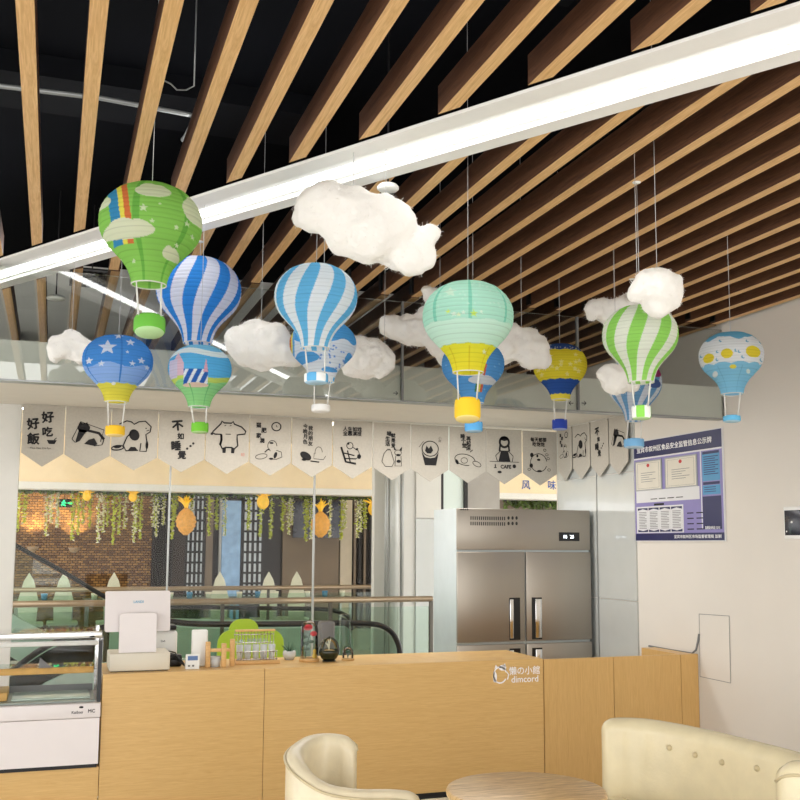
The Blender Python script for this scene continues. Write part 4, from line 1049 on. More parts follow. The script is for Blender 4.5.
LAN = [
 (1, 151, 182, 283, 100, .36, (151, 314, 332, 31), (104, 180, 62), 'green lantern balloon with rainbow, stars and clouds at upper left', None),
 (2, 199, 255, 342, 83, .41, (200, 366, 379, 24), (60, 130, 214), 'deep blue and white striped lantern balloon half behind the green one', None),
 (3, 118, 333, 401, 68, .30, (115, 424, 435, 19), (240, 190, 40), 'blue lantern balloon with white stars and yellow bottom', None),
 (4, 200, 343, 406, 62, .27, (201, 421, 432, 17), (110, 186, 50), 'lantern balloon printed with a castle and green meadow', None),
 (5, 316, 262, 347, 82, .33, (317, 371, 382, 24), (96, 172, 222), 'light blue and white striped lantern balloon at centre left', (238, 240, 240)),
 (6, 323, 318, 381, 66, .30, (320, 403, 411, 19), (232, 230, 226), 'white and blue cloud lantern balloon behind the light blue striped one', None),
 (7, 468, 279, 371, 90, .36, (467, 397, 419, 26), (244, 200, 40), 'mint green lantern balloon with yellow bottom and basket', None),
 (8, 473, 338, 402, 62, .30, (474, 420, 431, 18), (92, 172, 230), 'blue rainbow lantern balloon hidden behind the mint green one', None),
 (9, 560, 342, 399, 53, .30, (559, 418, 429, 15), (26, 56, 150), 'yellow and navy lantern balloon right of the mint green one', None),
 (10, 640, 303, 381, 74, .30, (641, 404, 418, 19), (140, 214, 84), 'lime green and white striped lantern balloon below the round cloud', (238, 240, 236)),
 (11, 634, 356, 420, 54, .30, (633, 437, 447, 20), (120, 176, 220), 'steel blue lantern balloon behind the lime striped one', None),
 (12, 731, 330, 393, 62, .30, (731, 414, 421, 17), (100, 180, 222), 'white and pale blue lantern balloon with yellow suns at far right', None),
]
for a in LAN: lantern(a[0], a[1], a[2], a[3], a[4], a[5], a[6], a[7], a[8], a[9])
# ================================================================== COTTON CLOUDS
def cloud(blobs, depth, strings, label, seed, vox=.011, rag=1.7):
    rr = random.Random(seed); bm = bmesh.new(); k = depth/FPX
    for (px, py, r) in blobs:
        c = P(px, py, D=depth+rr.uniform(-.25, .25)*r*k)
        mtx = Matrix.Translation(c) @ Matrix.Diagonal((1, .85, 1, 1))
        bmesh.ops.create_icosphere(bm, subdivisions=3, radius=r*k, matrix=mtx)
    me = bpy.data.meshes.new('tmp'); bm.to_mesh(me); bm.free()
    o = bpy.data.objects.new('tmp', me); COL.objects.link(o)
    md = o.modifiers.new('r', 'REMESH'); md.mode = 'VOXEL'; md.voxel_size = vox
    s_ = o.modifiers.new('s', 'SMOOTH'); s_.iterations = 6; s_.factor = .5
    bpy.context.view_layer.update()
    m2 = bpy.data.meshes.new_from_object(o.evaluated_get(bpy.context.evaluated_depsgraph_get()))
    vs = [v.co.copy() for v in m2.vertices]; ns = [v.normal.copy() for v in m2.vertices]; fs = [tuple(p.vertices) for p in m2.polygons]
    bpy.data.objects.remove(o); bpy.data.meshes.remove(me); bpy.data.meshes.remove(m2)
    off = Vector((seed*3.1, 0, 0))
    for i in range(len(vs)):
        v = vs[i]
        d = rag*.012*mnoise.noise(v*11+off)+rag*.007*mnoise.noise(v*26+off)+.0035*mnoise.noise(v*60+off)
        vs[i] = v+ns[i]*d
    mb = MB(); mb.add(vs, fs, 0, True)
    fz_ = MB()
    for _ in range(int(len(vs)*(.38 if rag > 1.2 else .22))):
        i = rr.randrange(len(vs)); p = vs[i]; n_ = ns[i]
        dv = (n_+Vector((rr.gauss(0, .8), rr.gauss(0, .8), rr.gauss(0, .8)))).normalized(); L = rr.uniform(.006, .017)*(1.5 if rr.random() < .08 else 1)
        side = dv.cross(Vector((rr.gauss(0, 1), rr.gauss(0, 1), rr.gauss(0, 1)))).normalized()*.0009
        b_ = p+dv*L*.6+Vector((rr.gauss(0, 1), rr.gauss(0, 1), rr.gauss(0, 1)))*L*.2; e_ = p+dv*L
        fz_.add([p-side, p+side, b_+side*.8, b_-side*.8, e_], [(0, 1, 2, 3), (3, 2, 4)])
    a = np.array(vs); c0 = Vector(((a[:, 0].min()+a[:, 0].max())/2, (a[:, 1].min()+a[:, 1].max())/2, a[:, 2].min()))
    t = thing('cotton_cloud', c0, label, 'hanging cloud', 'cotton wool clouds')
    cb_ = build(mb, 'cotton', M['cotton'], t)
    f = build(fz_, 'loose_fibres', M['cotton'], t); f['kind'] = 'stuff'
    for (px, py) in strings:
        q = P(px, py, D=depth)
        near = min(range(len(vs)), key=lambda i: (vs[i].x-q.x)**2+(vs[i].y-q.y)**2-.02*(vs[i].z > q.z-.02))
        qz = vs[near].z
        q = Vector((vs[near].x, vs[near].y, qz-.004))
        zt_c = hang_z(q.x, q.y)
        build(MB().tube([q, (q.x, q.y, (q.z+zt_c)/2), (q.x, q.y, zt_c)], .0012, 5), 'hanging_thread', M['thread'], t)
cloud([(61, 347, 13), (70, 346, 16), (82, 350, 15), (90, 352, 12), (57, 356, 8)], 4.9, [(73, 331)], 'small cotton cloud left of the starry blue balloon', 1)
cloud([(243, 343, 19), (255, 337, 19), (270, 342, 20), (284, 350, 17), (262, 354, 18), (244, 352, 15), (251, 325, 7), (292, 356, 12)], 4.7, [(262, 320)], 'fluffy cotton cloud between the two striped blue balloons', 2)
cloud([(357, 353, 18), (372, 358, 20), (379, 364, 15), (352, 364, 14), (366, 367, 14)], 5.2, [(388, 340)], 'oval cotton cloud right of the cloud-printed balloon', 3)
cloud([(316, 210, 24), (330, 208, 28), (352, 216, 32), (374, 228, 34), (392, 224, 26), (396, 214, 14), (398, 246, 26), (418, 246, 18), (430, 234, 11), (345, 232, 24), (368, 246, 20), (304, 216, 13), (384, 208, 16), (410, 258, 18), (424, 258, 13)], 3.8, [(353, 183), (385, 192)], 'large smooth cotton cloud in front of the light trough', 4, .012, 1.0)
cloud([(393, 326, 13), (406, 330, 16), (420, 330, 16), (431, 314, 12), (433, 298, 10), (428, 290, 6), (438, 340, 15), (450, 352, 14), (462, 362, 10)], 5.35, [(447, 290)], 'ragged cotton cloud on the left behind the mint green balloon', 5)
cloud([(538, 348, 14), (524, 343, 17), (508, 345, 17), (497, 352, 14), (528, 356, 14), (542, 360, 10), (516, 334, 10), (488, 360, 10)], 5.25, [(521, 325)], 'cotton cloud on the right behind the mint green balloon', 6)
cloud([(660, 288, 21), (650, 286, 18), (666, 294, 18), (637, 294, 10), (657, 304, 15), (672, 284, 12)], 3.76, [(638, 285), (656, 270)], 'round cotton cloud above the lime striped balloon', 7, .011, .8)
cloud([(595, 310, 11), (606, 311, 13), (620, 308, 14), (631, 305, 12), (590, 318, 6), (612, 322, 9)], 5.3, [(614, 298)], 'flat cotton cloud left of the round cloud', 8)
cloud([(612, 377, 14), (620, 379, 14), (604, 376, 8), (632, 383, 9), (612, 385, 9)], 4.95, [(616, 364)], 'small cotton cloud tucked below the lime striped balloon', 9)
# ================================================================== TABLE + CHAIRS
c = P(526, 789, Z=.74); TR = .295
t = thing('cafe_table', (c.x, c.y, 0), 'small round oak cafe table between the cream chairs', 'table')
build(MB().lathe([(TR-.012, .712), (TR-.002, .718), (TR, .729), (TR-.004, .738), (TR-.012, .74)], (c.x, c.y, 0), 64), 'tabletop', M['table'], t)
build(MB().lathe([(.028, .012), (.028, .69), (.12, .7), (.12, .7115)], (c.x, c.y, 0), 24), 'pedestal', M['dark'], t)
build(MB().lathe([(.23, 0), (.23, .008), (.05, .0118)], (c.x, c.y, 0), 40), 'foot_plate', M['dark'], t)
def resample(path, step=.018):
    a = np.array(path); d = np.r_[0, np.cumsum(np.hypot(*(a[1:, :2]-a[:-1, :2]).T))]
    q = np.linspace(0, d[-1], max(8, int(d[-1]/step)))
    return [tuple(np.interp(v, d, a[:, i]) for i in range(3)) for v in q], q, d[-1]
def taper(v, L, r):
    m = min(v, L-v)/r
    return 1.0 if m >= 1 else math.sqrt(max(0.0, 1-(1-m)**2))
def sweep(path, name, parent, m, z0, thick=.09, drop=.05):
    """upholstered wall: path of (x,y,top height); rounded top and ends"""
    path, q, L = resample(path); k = len(path)
    pts = [Vector((a, b, 0)) for a, b, _ in path]; nA = 8; vs = []
    for i in range(k):
        tt = (pts[min(i+1, k-1)]-pts[max(i-1, 0)]).normalized(); nr = Vector((-tt.y, tt.x, 0))
        e = max(.12, taper(q[i], L, thick*.6)); r_ = thick/2*e; h_ = path[i][2]-(1-taper(q[i], L, drop*1.5))*drop
        ring = [(-r_, z0), (-r_, z0+(h_-z0)*.5), (-r_, h_-r_)]
        ring += [(-r_*math.cos(math.pi*j/nA), h_-r_+r_*math.sin(math.pi*j/nA)) for j in range(1, nA)]
        ring += [(r_, h_-r_), (r_, z0+(h_-z0)*.5), (r_, z0)]
        vs += [pts[i]+nr*u+Vector((0, 0, z)) for u, z in ring]
    n = len(ring)
    fs = [(i*n+j, i*n+j+1, (i+1)*n+j+1, (i+1)*n+j) for i in range(k-1) for j in range(n-1)]
    fs += [(i*n+n-1, i*n, (i+1)*n, (i+1)*n+n-1) for i in range(k-1)]
    fs += [tuple(range(n)), tuple((k-1)*n+j for j in range(n-1, -1, -1))]
    o = build(MB().add(vs, fs, 0, True), name, m, parent)
    bm = bmesh.new(); bm.from_mesh(o.data); bmesh.ops.recalc_face_normals(bm, faces=bm.faces[:]); bm.to_mesh(o.data); bm.free()
    return o
def spline(P_, n=6):
    out = []; k = len(P_)
    for i in range(k-1):
        p0, p1, p2, p3 = (np.array(P_[max(i-1, 0)]), np.array(P_[i]), np.array(P_[i+1]), np.array(P_[min(i+2, k-1)]))
        for j in range(n):
            f = j/n; out.append(tuple(.5*((2*p1)+(-p0+p2)*f+(2*p0-5*p1+4*p2-p3)*f*f+(-p0+3*p1-3*p2+p3)*f**3)))
    out.append(tuple(P_[-1])); return out
# left tub chair
def ph(px, py, h): q = P(px, py, Z=h); return (q.x, q.y, h)
pth = spline([(x+.028, y+.0, z) for x, y, z in [(1.262, 4.35, .765), (1.24, 4.41, .785), (1.16, 4.46, .79), (1.07, 4.42, .785), (.985, 4.28, .768), (.985, 4.15, .728), (1.06, 4.08, .668), (1.18, 4.05, .64), (1.34, 4.03, .63), (1.45, 3.98, .622)]], 6)
lc = thing('tub_chair', (1.28, 4.12, 0), 'cream leather tub chair left of the round table', 'chair', 'cream leather chairs')
sweep(pth, 'backrest', lc, M['leather'], .2, .078)
pp = [(x, y, z) for x, y, z in pth]
def rim(path, off, dz, r, drop=.05):
    path, q, L = resample(path); pts = [Vector((a, b, 0)) for a, b, _ in path]; k = len(path); out = []
    for i in range(1, k-1):
        tt = (pts[i+1]-pts[i-1]).normalized(); nr = Vector((-tt.y, tt.x, 0))
        out.append(pts[i]+nr*off*max(.12, taper(q[i], L, abs(off)*1.2))+Vector((0, 0, path[i][2]-(1-taper(q[i], L, drop*1.5))*drop+dz)))
    return out
# outward side: away from the seat centre
sgn = 1
a_ = Vector(pth[10][:2]); b_ = Vector(pth[12][:2]); tt = (b_-a_).normalized(); nr = Vector((-tt.y, tt.x))
if nr.dot(Vector((1.28, 4.12))-a_) > 0: sgn = -1
build(MB().tube(rim(pth, sgn*.043, -.03, .006), .006, 8), 'piping', M['piping'], lc)
build(MB().rbox((1.12, 3.98, .34), (1.5, 4.36, .46), .05, 4), 'seat', M['leather'], lc)
build(MB().rbox((1.10, 3.96, .2), (1.48, 4.36, .339), .03, 3), 'seat_base', M['leather'], lc)
for x, y in ((1.13, 4.0), (1.44, 4.0), (1.13, 4.33), (1.44, 4.33)): build(MB().lathe([(.014, 0), (.02, .2)], (x, y, 0), 12), 'leg', M['dark'], lc)
# right chair (long buttoned back)
pr2 = spline([ph(606, 719, .8), ph(618, 717.5, .8), ph(650, 719, .8), ph(700, 728, .8), ph(755, 741, .8), ph(800, 753, .795), ph(838, 768, .78)], 6)
rc = thing('buttoned_armchair', (2.5, 3.9, 0), 'cream leather armchair with buttoned back by the counter gate', 'chair', 'cream leather chairs')
bk_ = sweep(pr2, 'backrest', rc, M['sofa'], .2, .12)
for px, py in ((666.5, 747.5), (697, 755), (726, 762.5), (753, 768)):
    # on the seat side of the back: offset the path by 6 cm toward -x
    best = None
    for i in range(len(pr2)-1):
        a, b = Vector(pr2[i]), Vector(pr2[i+1]); tt = (b-a); tt.z = 0; nn_ = Vector((-tt.y, tt.x, 0)).normalized()
        if nn_.x > 0: nn_ = -nn_
        m_ = (a+b)/2+nn_*.064
        q = P(px, py, X=m_.x)
        d_ = abs(proj((m_.x, m_.y, .72))[0]-px)
        if best is None or d_ < best[0]:
            z_ = EYE.z+ray(px, py).z*(Vector((m_.x, m_.y, 0)).dot(Vector((ray(px, py).x, ray(px, py).y, 0)))/Vector((ray(px, py).x, ray(px, py).y, 0)).length_squared)
            best = (d_, Vector((m_.x, m_.y, z_)))
    build(MB().ball(best[1], .0135, 14, 10), 'button', M['piping'], bk_)
build(MB().rbox((2.15, 3.45, .34), (2.62, 4.3, .46), .05, 4), 'seat', M['sofa'], rc)
build(MB().rbox((2.17, 3.45, .15), (2.66, 4.3, .339), .03, 3), 'seat_base', M['sofa'], rc)
for x, y in ((2.2, 3.5), (2.62, 3.5), (2.2, 4.25), (2.62, 4.25)): build(MB().lathe([(.014, 0), (.02, .15)], (x, y, 0), 12), 'leg', M['dark'], rc)
# second chair cut off at the right edge
D3 = 3.72
def pd(px, py, d): q = P(px, py, D=d); return (q.x, q.y, q.z)
p3 = [pd(779, 772, 3.66), pd(781, 763, 3.65), pd(800, 760, 3.6), pd(840, 763, 3.52), pd(880, 770, 3.46)]
p3 = spline(p3, 6)
r3 = thing('cream_armchair', (2.1, 3.0, 0), 'cream leather chair back with piping cut off at the right edge', 'chair', 'cream leather chairs')
sweep(p3, 'backrest', r3, M['sofa'], .2, .1)
build(MB().tube(rim(p3, .05, -.045, .006), .006, 8), 'piping', M['piping'], r3)
build(MB().tube(rim(p3, -.05, -.045, .006), .006, 8), 'piping', M['piping'], r3)
q = Vector(p3[12])
build(MB().rbox((q.x-.1, q.y-.46, .3), (q.x+.35, q.y-.06, .45), .05, 4), 'seat', M['sofa'], r3)
build(MB().rbox((q.x-.08, q.y-.44, .1), (q.x+.33, q.y-.06, .299), .03, 3), 'seat_base', M['sofa'], r3)
for dx, dy in ((-.05, -.4), (.3, -.4), (-.05, -.1), (.3, -.1)): build(MB().lathe([(.014, 0), (.02, .1)], (q.x+dx, q.y+dy, 0), 12), 'leg', M['dark'], r3)
# low stool whose top peeks in beside the table
q = P(437, 803, Z=.6)
s4 = thing('cream_stool', (q.x, q.y, 0), 'cream upholstered seat peeking in left of the round table', 'stool')
build(MB().rbox((q.x-.1, q.y-.14, .5), (q.x+.1, q.y+.06, .615), .05, 5), 'cushion', M['leather'], s4)
for dx, dy in ((-.07, -.1), (.07, -.1), (-.07, .02), (.07, .02)): build(MB().lathe([(.012, 0), (.012, .51)], (q.x+dx, q.y+dy, 0), 10), 'leg', M['dark'], s4)
# ================================================================== BEYOND THE GLASS: column, doors, mall
YK = 11.2
def wallbox(name, px0, px1, Y, z0, z1, m, th=.1, pyr=560):
    return struct(MB().box((P(px0, pyr, Y=Y).x, Y, z0), (P(px1, pyr, Y=Y).x, Y+th, z1)), name, m)
wallbox('trim_7', 374, 441, YK, 0, 4.2, M['wallw'], .1)
x0 = P(416, 560, Y=YK-.03).x; x1 = P(441, 560, Y=YK-.03).x; zz = P(425, 519, Y=YK-.03).z
struct(MB().box((x0, YK-.03, 0), (x1, YK-.001, zz)), 'trim_8', M['panelglass'])
struct(MB().box((x0, YK-.03, zz+.012), (x1, YK-.001, 4.2)), 'trim_8', M['wallw'])
x0 = P(395, 560, Y=YK-.2).x
o = thing('glass_tube_column', (x0, YK-.15, 0), 'tall glass and steel tube standing before the white column', 'tube column')
build(MB().lathe([(.06, 0), (.06, 4.1)], (x0, YK-.15, 0), 20), 'tube', M['panelglass'], o)
for dx in (-.09, .1): build(MB().lathe([(.022, 0), (.022, 4.1)], (x0+dx, YK-.15, 0), 12), 'steel_rod', M['frame'], o)
# lit doorway and grey panel
wallbox('trim_9', 441, 443.5, YK+.2, 0, 4.2, M['dark'])
wallbox('door_1', 443.5, 465, YK+.25, 0, 4.2, mat('pale_door', (214, 228, 222), .3, var=.02))
wallbox('trim_10', 465, 468, YK+.2, 0, 4.2, M['dark'])
wallbox('trim_11', 468, 500, YK+.25, 0, 4.2, mat('grey_panel', (160, 156, 150), .6, var=.05))
# railing in front of the void
YRL = 10.9
def railing(Y, px0, px1, pyc, label, glassy=True):
    z = P(300, pyc, Y=Y).z; xa, xb = P(px0, pyc, Y=Y).x, P(px1, pyc, Y=Y).x
    o = thing('glass_railing', ((xa+xb)/2, Y, 0), label, 'railing', 'bronze topped glass railings in the mall')
    build(MB().tube([(xa, Y, z), (xb, Y, z)], .032, 12), 'top_rail', M['rail'], o)
    n = 5 if px1 > 400 else 4
    for i in range(n):
        xx = xa+(xb-xa-.03)*i/(n-1)
        build(MB().box((xx, Y-.02, 0), (xx+.035, Y+.02, z-.02)), 'post', mat('post_bronze', (84, 80, 72), .4, .4, var=.03), o)
    build(MB().box((xa+.04, Y-.006, .06), (xb-.04, Y+.006, z-.08)), 'glass_panel', M['mglass'], o)
railing(10.4, -20, 432, 600.5, 'nearer glass railing with bronze top rail beyond the back window')
railing(14.6, -20, 395, 587.5, 'farther glass railing with bronze top rail across the void')
# escalators
def escalator(pts, Y, label, so=.3):
    """pts: pixel path of the handrail on plane Y"""
    o = thing('escalator', tuple(P(pts[0][0], pts[0][1], Y=Y)*1.0), label, 'escalator', 'escalators in the mall')
    path = [P(a, b, Y=Y) for a, b in pts]; zf = P(0, 610 if Y > 10 else 620, Y=Y).z
    sp = [Vector(v) for v in spline([tuple(p) for p in path], 5)]
    build(MB().tube(sp, .026, 10), 'handrail', M['rubber'], o)
    mb = MB(); vs = []
    for p in sp: vs += [p+Vector((0, -.004, -.04)), Vector((p.x, Y-.004, max(.05, p.z-.75))), p+Vector((0, .004, -.04)), Vector((p.x, Y+.004, max(.05, p.z-.75)))]
    n = len(sp)
    mb.add(vs, [(4*i, 4*i+1, 4*i+5, 4*i+4) for i in range(n-1)]+[(4*i+2, 4*i+6, 4*i+7, 4*i+3) for i in range(n-1)])
    build(mb, 'balustrade_glass', M['mglass'], o)
    mb = MB(); vs = []
    for p in sp: vs += [Vector((p.x, Y-.06, max(.3, p.z-(so if p.z < zf+.08 else .75)))), Vector((p.x, Y-.06, max(.02, p.z-1.2))), Vector((p.x, Y+.06, max(.3, p.z-(so if p.z < zf+.08 else .75)))), Vector((p.x, Y+.06, max(.02, p.z-1.2)))]
    mb.add(vs, [(4*i, 4*i+1, 4*i+5, 4*i+4) for i in range(n-1)]+[(4*i+2, 4*i+6, 4*i+7, 4*i+3) for i in range(n-1)]+[(4*i, 4*i+4, 4*i+6, 4*i+2) for i in range(n-1)])
    build(mb, 'skirt_panel', M['esc'], o)  # skirt raised in pale green, standing in for light reflected by the glass
escalator([(400, 655), (398.5, 645), (393, 634), (384, 627), (372, 624), (340, 623), (280, 624), (200, 624), (140, 621), (60, 640), (10, 672)], 8.9, 'nearer escalator with rounded black handrail end beyond the back window')
escalator([(352, 630), (349, 618), (338, 612), (320, 609), (250, 608), (170, 606), (118, 603), (105, 597), (60, 570), (15, 545), (-40, 512)], 11.9, 'escalator whose black handrail climbs to the upper left', .14)
# lime panel and grey pylon
Yl = 8.72
mb = MB(); a, b = P(217, 664, Y=Yl), P(284, 629, Y=Yl)
lm = thing('lime_sign', ((a.x+b.x)/2, Yl, 0), 'rounded lime green sign panel standing by the escalator', 'sign')
build(MB().prism(rrect(a.x, .35, b.x, b.z, .12), lambda u, v, k: (u, Yl+.03*k, v)), 'panel', M['lime'], lm)
build(MB().prism(rrect(a.x+.1, b.z-.2, a.x+.36, b.z+.09, .1), lambda u, v, k: (u, Yl+.031+.02*k, v)), 'panel_hump', M['lime'], lm)
for xx in (a.x+.1, b.x-.1): build(MB().box((xx-.015, Yl+.003, 0), (xx+.015, Yl+.027, .349)), 'leg', M['frame'], lm)
q = P(250, 641, Y=Yl); Ink().text('← ●  温馨提示', q.x, q.z, .045, .01).place('lettering', M['esc'], lm, lambda u, v: (u, Yl-.002, v))
a, b = P(319, 660, Y=8.65), P(334, 621, Y=8.65)
o = build(MB().rbox((a.x, 8.6, 0), (b.x, 8.72, b.z), .02), 'grey_pylon', mat('pylon_grey', (108, 106, 106), .6, var=.05)); tag(o, 'grey upright pylon behind the rose dome', 'pylon')
a, b = P(336, 660, Y=8.8), P(346, 613, Y=8.8)
o = build(MB().rbox((a.x, 8.63, 0), (b.x, 8.7, b.z), .01), 'glass_pylon', M['mglass']); tag(o, 'tall greenish glass upright right of the grey pylon', 'pylon')
# ---- restaurant across the mall
YV = 17.0; YS = 19.0
bulkz0, bulkz1 = P(200, 491, Y=YV).z, P(200, 440, Y=YV).z
struct(MB().box((-4, YV, bulkz0), (14, YV+.4, bulkz1+.02)), 'wall_bulkhead', M['bulk'])
struct(MB().box((-4, YV-.03, bulkz0-.02), (14, YV+.42, bulkz0+.09)), 'trim_12', M['white'])
struct(MB().box((-4, 8.15, bulkz1), (14, YV+2.6, bulkz1+.2)), 'ceiling_mall', M['mallceil'])
q1, q2 = P(526, 485, Y=YV-.01), P(552, 485, Y=YV-.01)
o = Ink().text('风', q1.x, q1.z, .19, .012).text('味', q2.x, q2.z, .19, .012)
o = o.place('restaurant_sign', M['bluetxt'], None, lambda u, v: (u, YV-.012, v)); tag(o, 'blue Chinese lettering on the cream bulkhead above the fridge', 'sign')
for k, (px, py) in enumerate([(105, 459), (207, 462), (20, 458), (340, 470)]):
    q = P(px, py-6-6, Z=bulkz1-.002)
    if q.y > YV-.3 or q.y < 8.5: q = Vector((P(px, py, Y=13).x, 13+.3*k, bulkz1))
    o = build(MB().lathe([(.16, 0), (.17, -.01), (.15, -.02)], (q.x, q.y, bulkz1-.002), 20), 'downlight', M['spot']); tag(o, 'round lit downlight in the mall ceiling, %s of the row' % ORD[k], 'downlight', 'mall downlights')
# facade
def fac(name, px0, px1, py0, py1, m, Y=YS, th=.12, label=None, cat=None, grp=None, zfloor=True):
    xa, xb = P(px0, 540, Y=Y).x, P(px1, 540, Y=Y).x
    z1 = P(200, py0, Y=Y).z; z0 = 0 if zfloor else P(200, py1, Y=Y).z
    return MB().box((xa, Y, z0), (xb, Y+th, z1))
struct(fac('w', -60, 152, 470, 0, None), 'wall_brick', M['brick'])
struct(fac('w', 152, 380, 470, 0, None, Y=YS+.1), 'wall_restaurant', M['curtain'])
struct(MB().box((P(380, 540, Y=YS).x, YS+.1, 0), (14, YS+.2, bulkz1)), 'wall_far', M['stone'])
def facthing(name, px0, px1, py0, py1, m, label, cat, th=.06, Y=YS, floor=True, grp=None):
    mb = fac(name, px0, px1, py0, py1, None, Y=Y, th=th, zfloor=floor); o = build(mb, name, m); tag(o, label, cat, grp); return o
mb = MB(); xa, xb = P(152, 540, Y=YS).x, P(172, 540, Y=YS).x; n = 40; pts = []
for i in range(n+1): pts.append((xa+(xb-xa)*i/n, YS-.05+.04*math.sin(i*1.3)))
vs = [(x, y, 0.02) for x, y in pts]+[(x, y, 2.7) for x, y in pts]+[(x, y+.02, 0.02) for x, y in pts]+[(x, y+.02, 2.7) for x, y in pts]
mb.add(vs, [(i, i+1, n+2+i, n+1+i) for i in range(n)]+[(2*n+2+i, 3*n+3+i, 3*n+4+i, 2*n+3+i) for i in range(n)], 0, True)
o = build(mb, 'dark_curtain', M['curtain']); tag(o, 'dark brown drawn curtain right of the brick wall', 'curtain')
facthing('wooden_door', 173, 185, 495, 0, mat('dark_door', (44, 30, 22), .6, var=.2), 'dark wooden door beside the left lattice screen', 'door panel')
def lattice(px0, px1, label):
    xa, xb = P(px0, 540, Y=YS).x, P(px1, 540, Y=YS).x; z1 = 2.65
    o = thing('lattice_screen', ((xa+xb)/2, YS, 0), label, 'lattice screen', 'black lattice screens')
    build(MB().box((xa, YS+.04, .5), (xb, YS+.05, z1)), 'paper_pane', M['latb'], o)
    mb = MB(); nx = 4; nz = 11
    for i in range(nx+1): xx = xa+(xb-xa)*i/nx; mb.box((xx-.022, YS, .0), (xx+.022, YS+.039, z1))
    for i in range(nz+1): z_ = .5+(z1-.5)*i/nz; mb.box((xa, YS+.005, z_-.02), (xb, YS+.034, z_+.02))
    build(mb, 'grid', M['lat'], o)
lattice(186.5, 204, 'black lattice screen behind the left pineapple lantern')
lattice(243, 263, 'black lattice screen right of the blue glass panel')
facthing('grey_post', 206, 213, 497, 0, M['stone'], 'grey stone post right of the left lattice screen', 'post')
facthing('blue_glass_panel', 222, 240.5, 500, 0, M['bluewin'], 'bluish glass panel between the two lattice screens', 'panel')
facthing('steel_post', 219, 221.5, 497, 0, M['frame'], 'bright steel post left of the bluish glass panel', 'post')
facthing('stone_screen_wall', 283, 339, 500, 0, M['stone'], 'grey stone wall panel below the dark screen', 'wall panel')
facthing('television', 293, 340, 499, 537, M['tv'], 'dark wall screen behind the right pineapple lantern', 'screen', th=.08, Y=YS-.1, floor=False)
facthing('beige_panel', 340.5, 352, 497, 0, mat('beige_panel', (190, 180, 160), .7, var=.05), 'pale beige wall panel right of the dark screen', 'wall panel')
for k, px in enumerate((354, 359, 364, 370)):
    facthing('dark_column', px, px+2.2, 497, 0, M['lat'] if k % 2 else M['stone'], 'slim upright slat at the right end of the restaurant, %s from the left' % ORD[k], 'slat', grp='slim uprights')
# sconces on brick
for k, (px, py) in enumerate(((33, 546), (74, 547))):
    q = P(px, py, Y=YS-.08)
    o = thing('wall_sconce', (q.x, YS, q.z-.1), 'half-round wall lamp on the brick wall, %s from the left' % ORD[k], 'wall lamp', 'brick wall sconces')
    build(MB().lathe([(.03, 0), (.08, .04), (.1, .09), (.08, .09)], (q.x, YS-.155, q.z-.1), 18), 'bowl', mat('sconce_white', (150, 130, 100), .5), o)
    l = bpy.data.lights.new('sconce_lamp', 'SPOT'); l.energy = 30; l.color = (1, .74, .42); l.spot_size = 1.9; l.spot_blend = .8; l.shadow_soft_size = .05
    lo_ = bpy.data.objects.new('sconce_lamp', l); COL.objects.link(lo_); lo_.location = (q.x, YS-.3, q.z+.1); lo_.rotation_euler = (math.radians(165), 0, 0)
# exit sign
a, b = P(56, 507, Y=YV+1.2), P(73, 499, Y=YV+1.2)
ex = thing('exit_sign', ((a.x+b.x)/2, YV+1.2, a.z), 'small green lit exit sign before the brick wall', 'exit sign')
build(MB().box((a.x, YV+1.2, a.z), (b.x, YV+1.26, b.z)), 'case', M['dark'], ex)
ik = Ink(); zc_ = (a.z+b.z)/2; xc_ = (a.x+b.x)/2
ik.ell(xc_-.01, zc_+.035, .018, .018); ik.line([(xc_-.01, zc_+.02), (xc_-.03, zc_-.02), (xc_-.06, zc_-.05)], .025); ik.line([(xc_-.03, zc_-.02), (xc_+.02, zc_-.05)], .025); ik.line([(xc_-.05, zc_+.01), (xc_+.03, zc_+.0)], .02)
ik.line([(xc_+.05, zc_), (xc_+.12, zc_)], .025); ik.fill([(xc_+.1, zc_+.035), (xc_+.14, zc_), (xc_+.1, zc_-.035)])
ik.place('pictogram', M['green'], ex, lambda u, v: (u, YV+1.197, v))
build(MB().tube([(xc_, YV+1.23, b.z), (xc_, YV+1.23, bulkz1)], .008, 6), 'hanger', M['dark'], ex)
# hanging vines
def vine_mesh(L, seed, white):
    rr = random.Random(seed); mb = MB()
    mb.tube([(0, 0, 0), (rr.uniform(-.02, .02), 0, -L*.5), (rr.uniform(-.03, .03), 0, -L)], .006, 5)
    n = int(L*105)
    for i in range(n):
        z = -L*i/n; w = .045*(1-.6*i/n)
        c = Vector((rr.gauss(0, w*.6), rr.gauss(0, w*.6), z+rr.uniform(-.02, .02))); s = rr.uniform(.022, .042)
        d1 = Vector((rr.gauss(0, 1), rr.gauss(0, 1), rr.gauss(0, 1))).normalized(); d2 = d1.cross(Vector((rr.gauss(0, 1), rr.gauss(0, 1), rr.gauss(0, 1)))).normalized()
        mb.add([c-d1*s, c+d2*s*.6, c+d1*s, c-d2*s*.6], [(0, 1, 2, 3)], 1 if rr.random() < white else 0)
    return mb
YVN = 17.75
VT = P(200, 495, Y=YVN).z
rail_bar = build(MB().box((P(10, 540, Y=YVN).x, YVN-.24, VT), (P(382, 540, Y=YVN).x, YVN+.4, VT+.04)), 'vine_beam', M['dark']); tag(rail_bar, 'dark beam under the bulkhead carrying the hanging vines', 'beam')
for i in range(2):
    pass
protos = {}
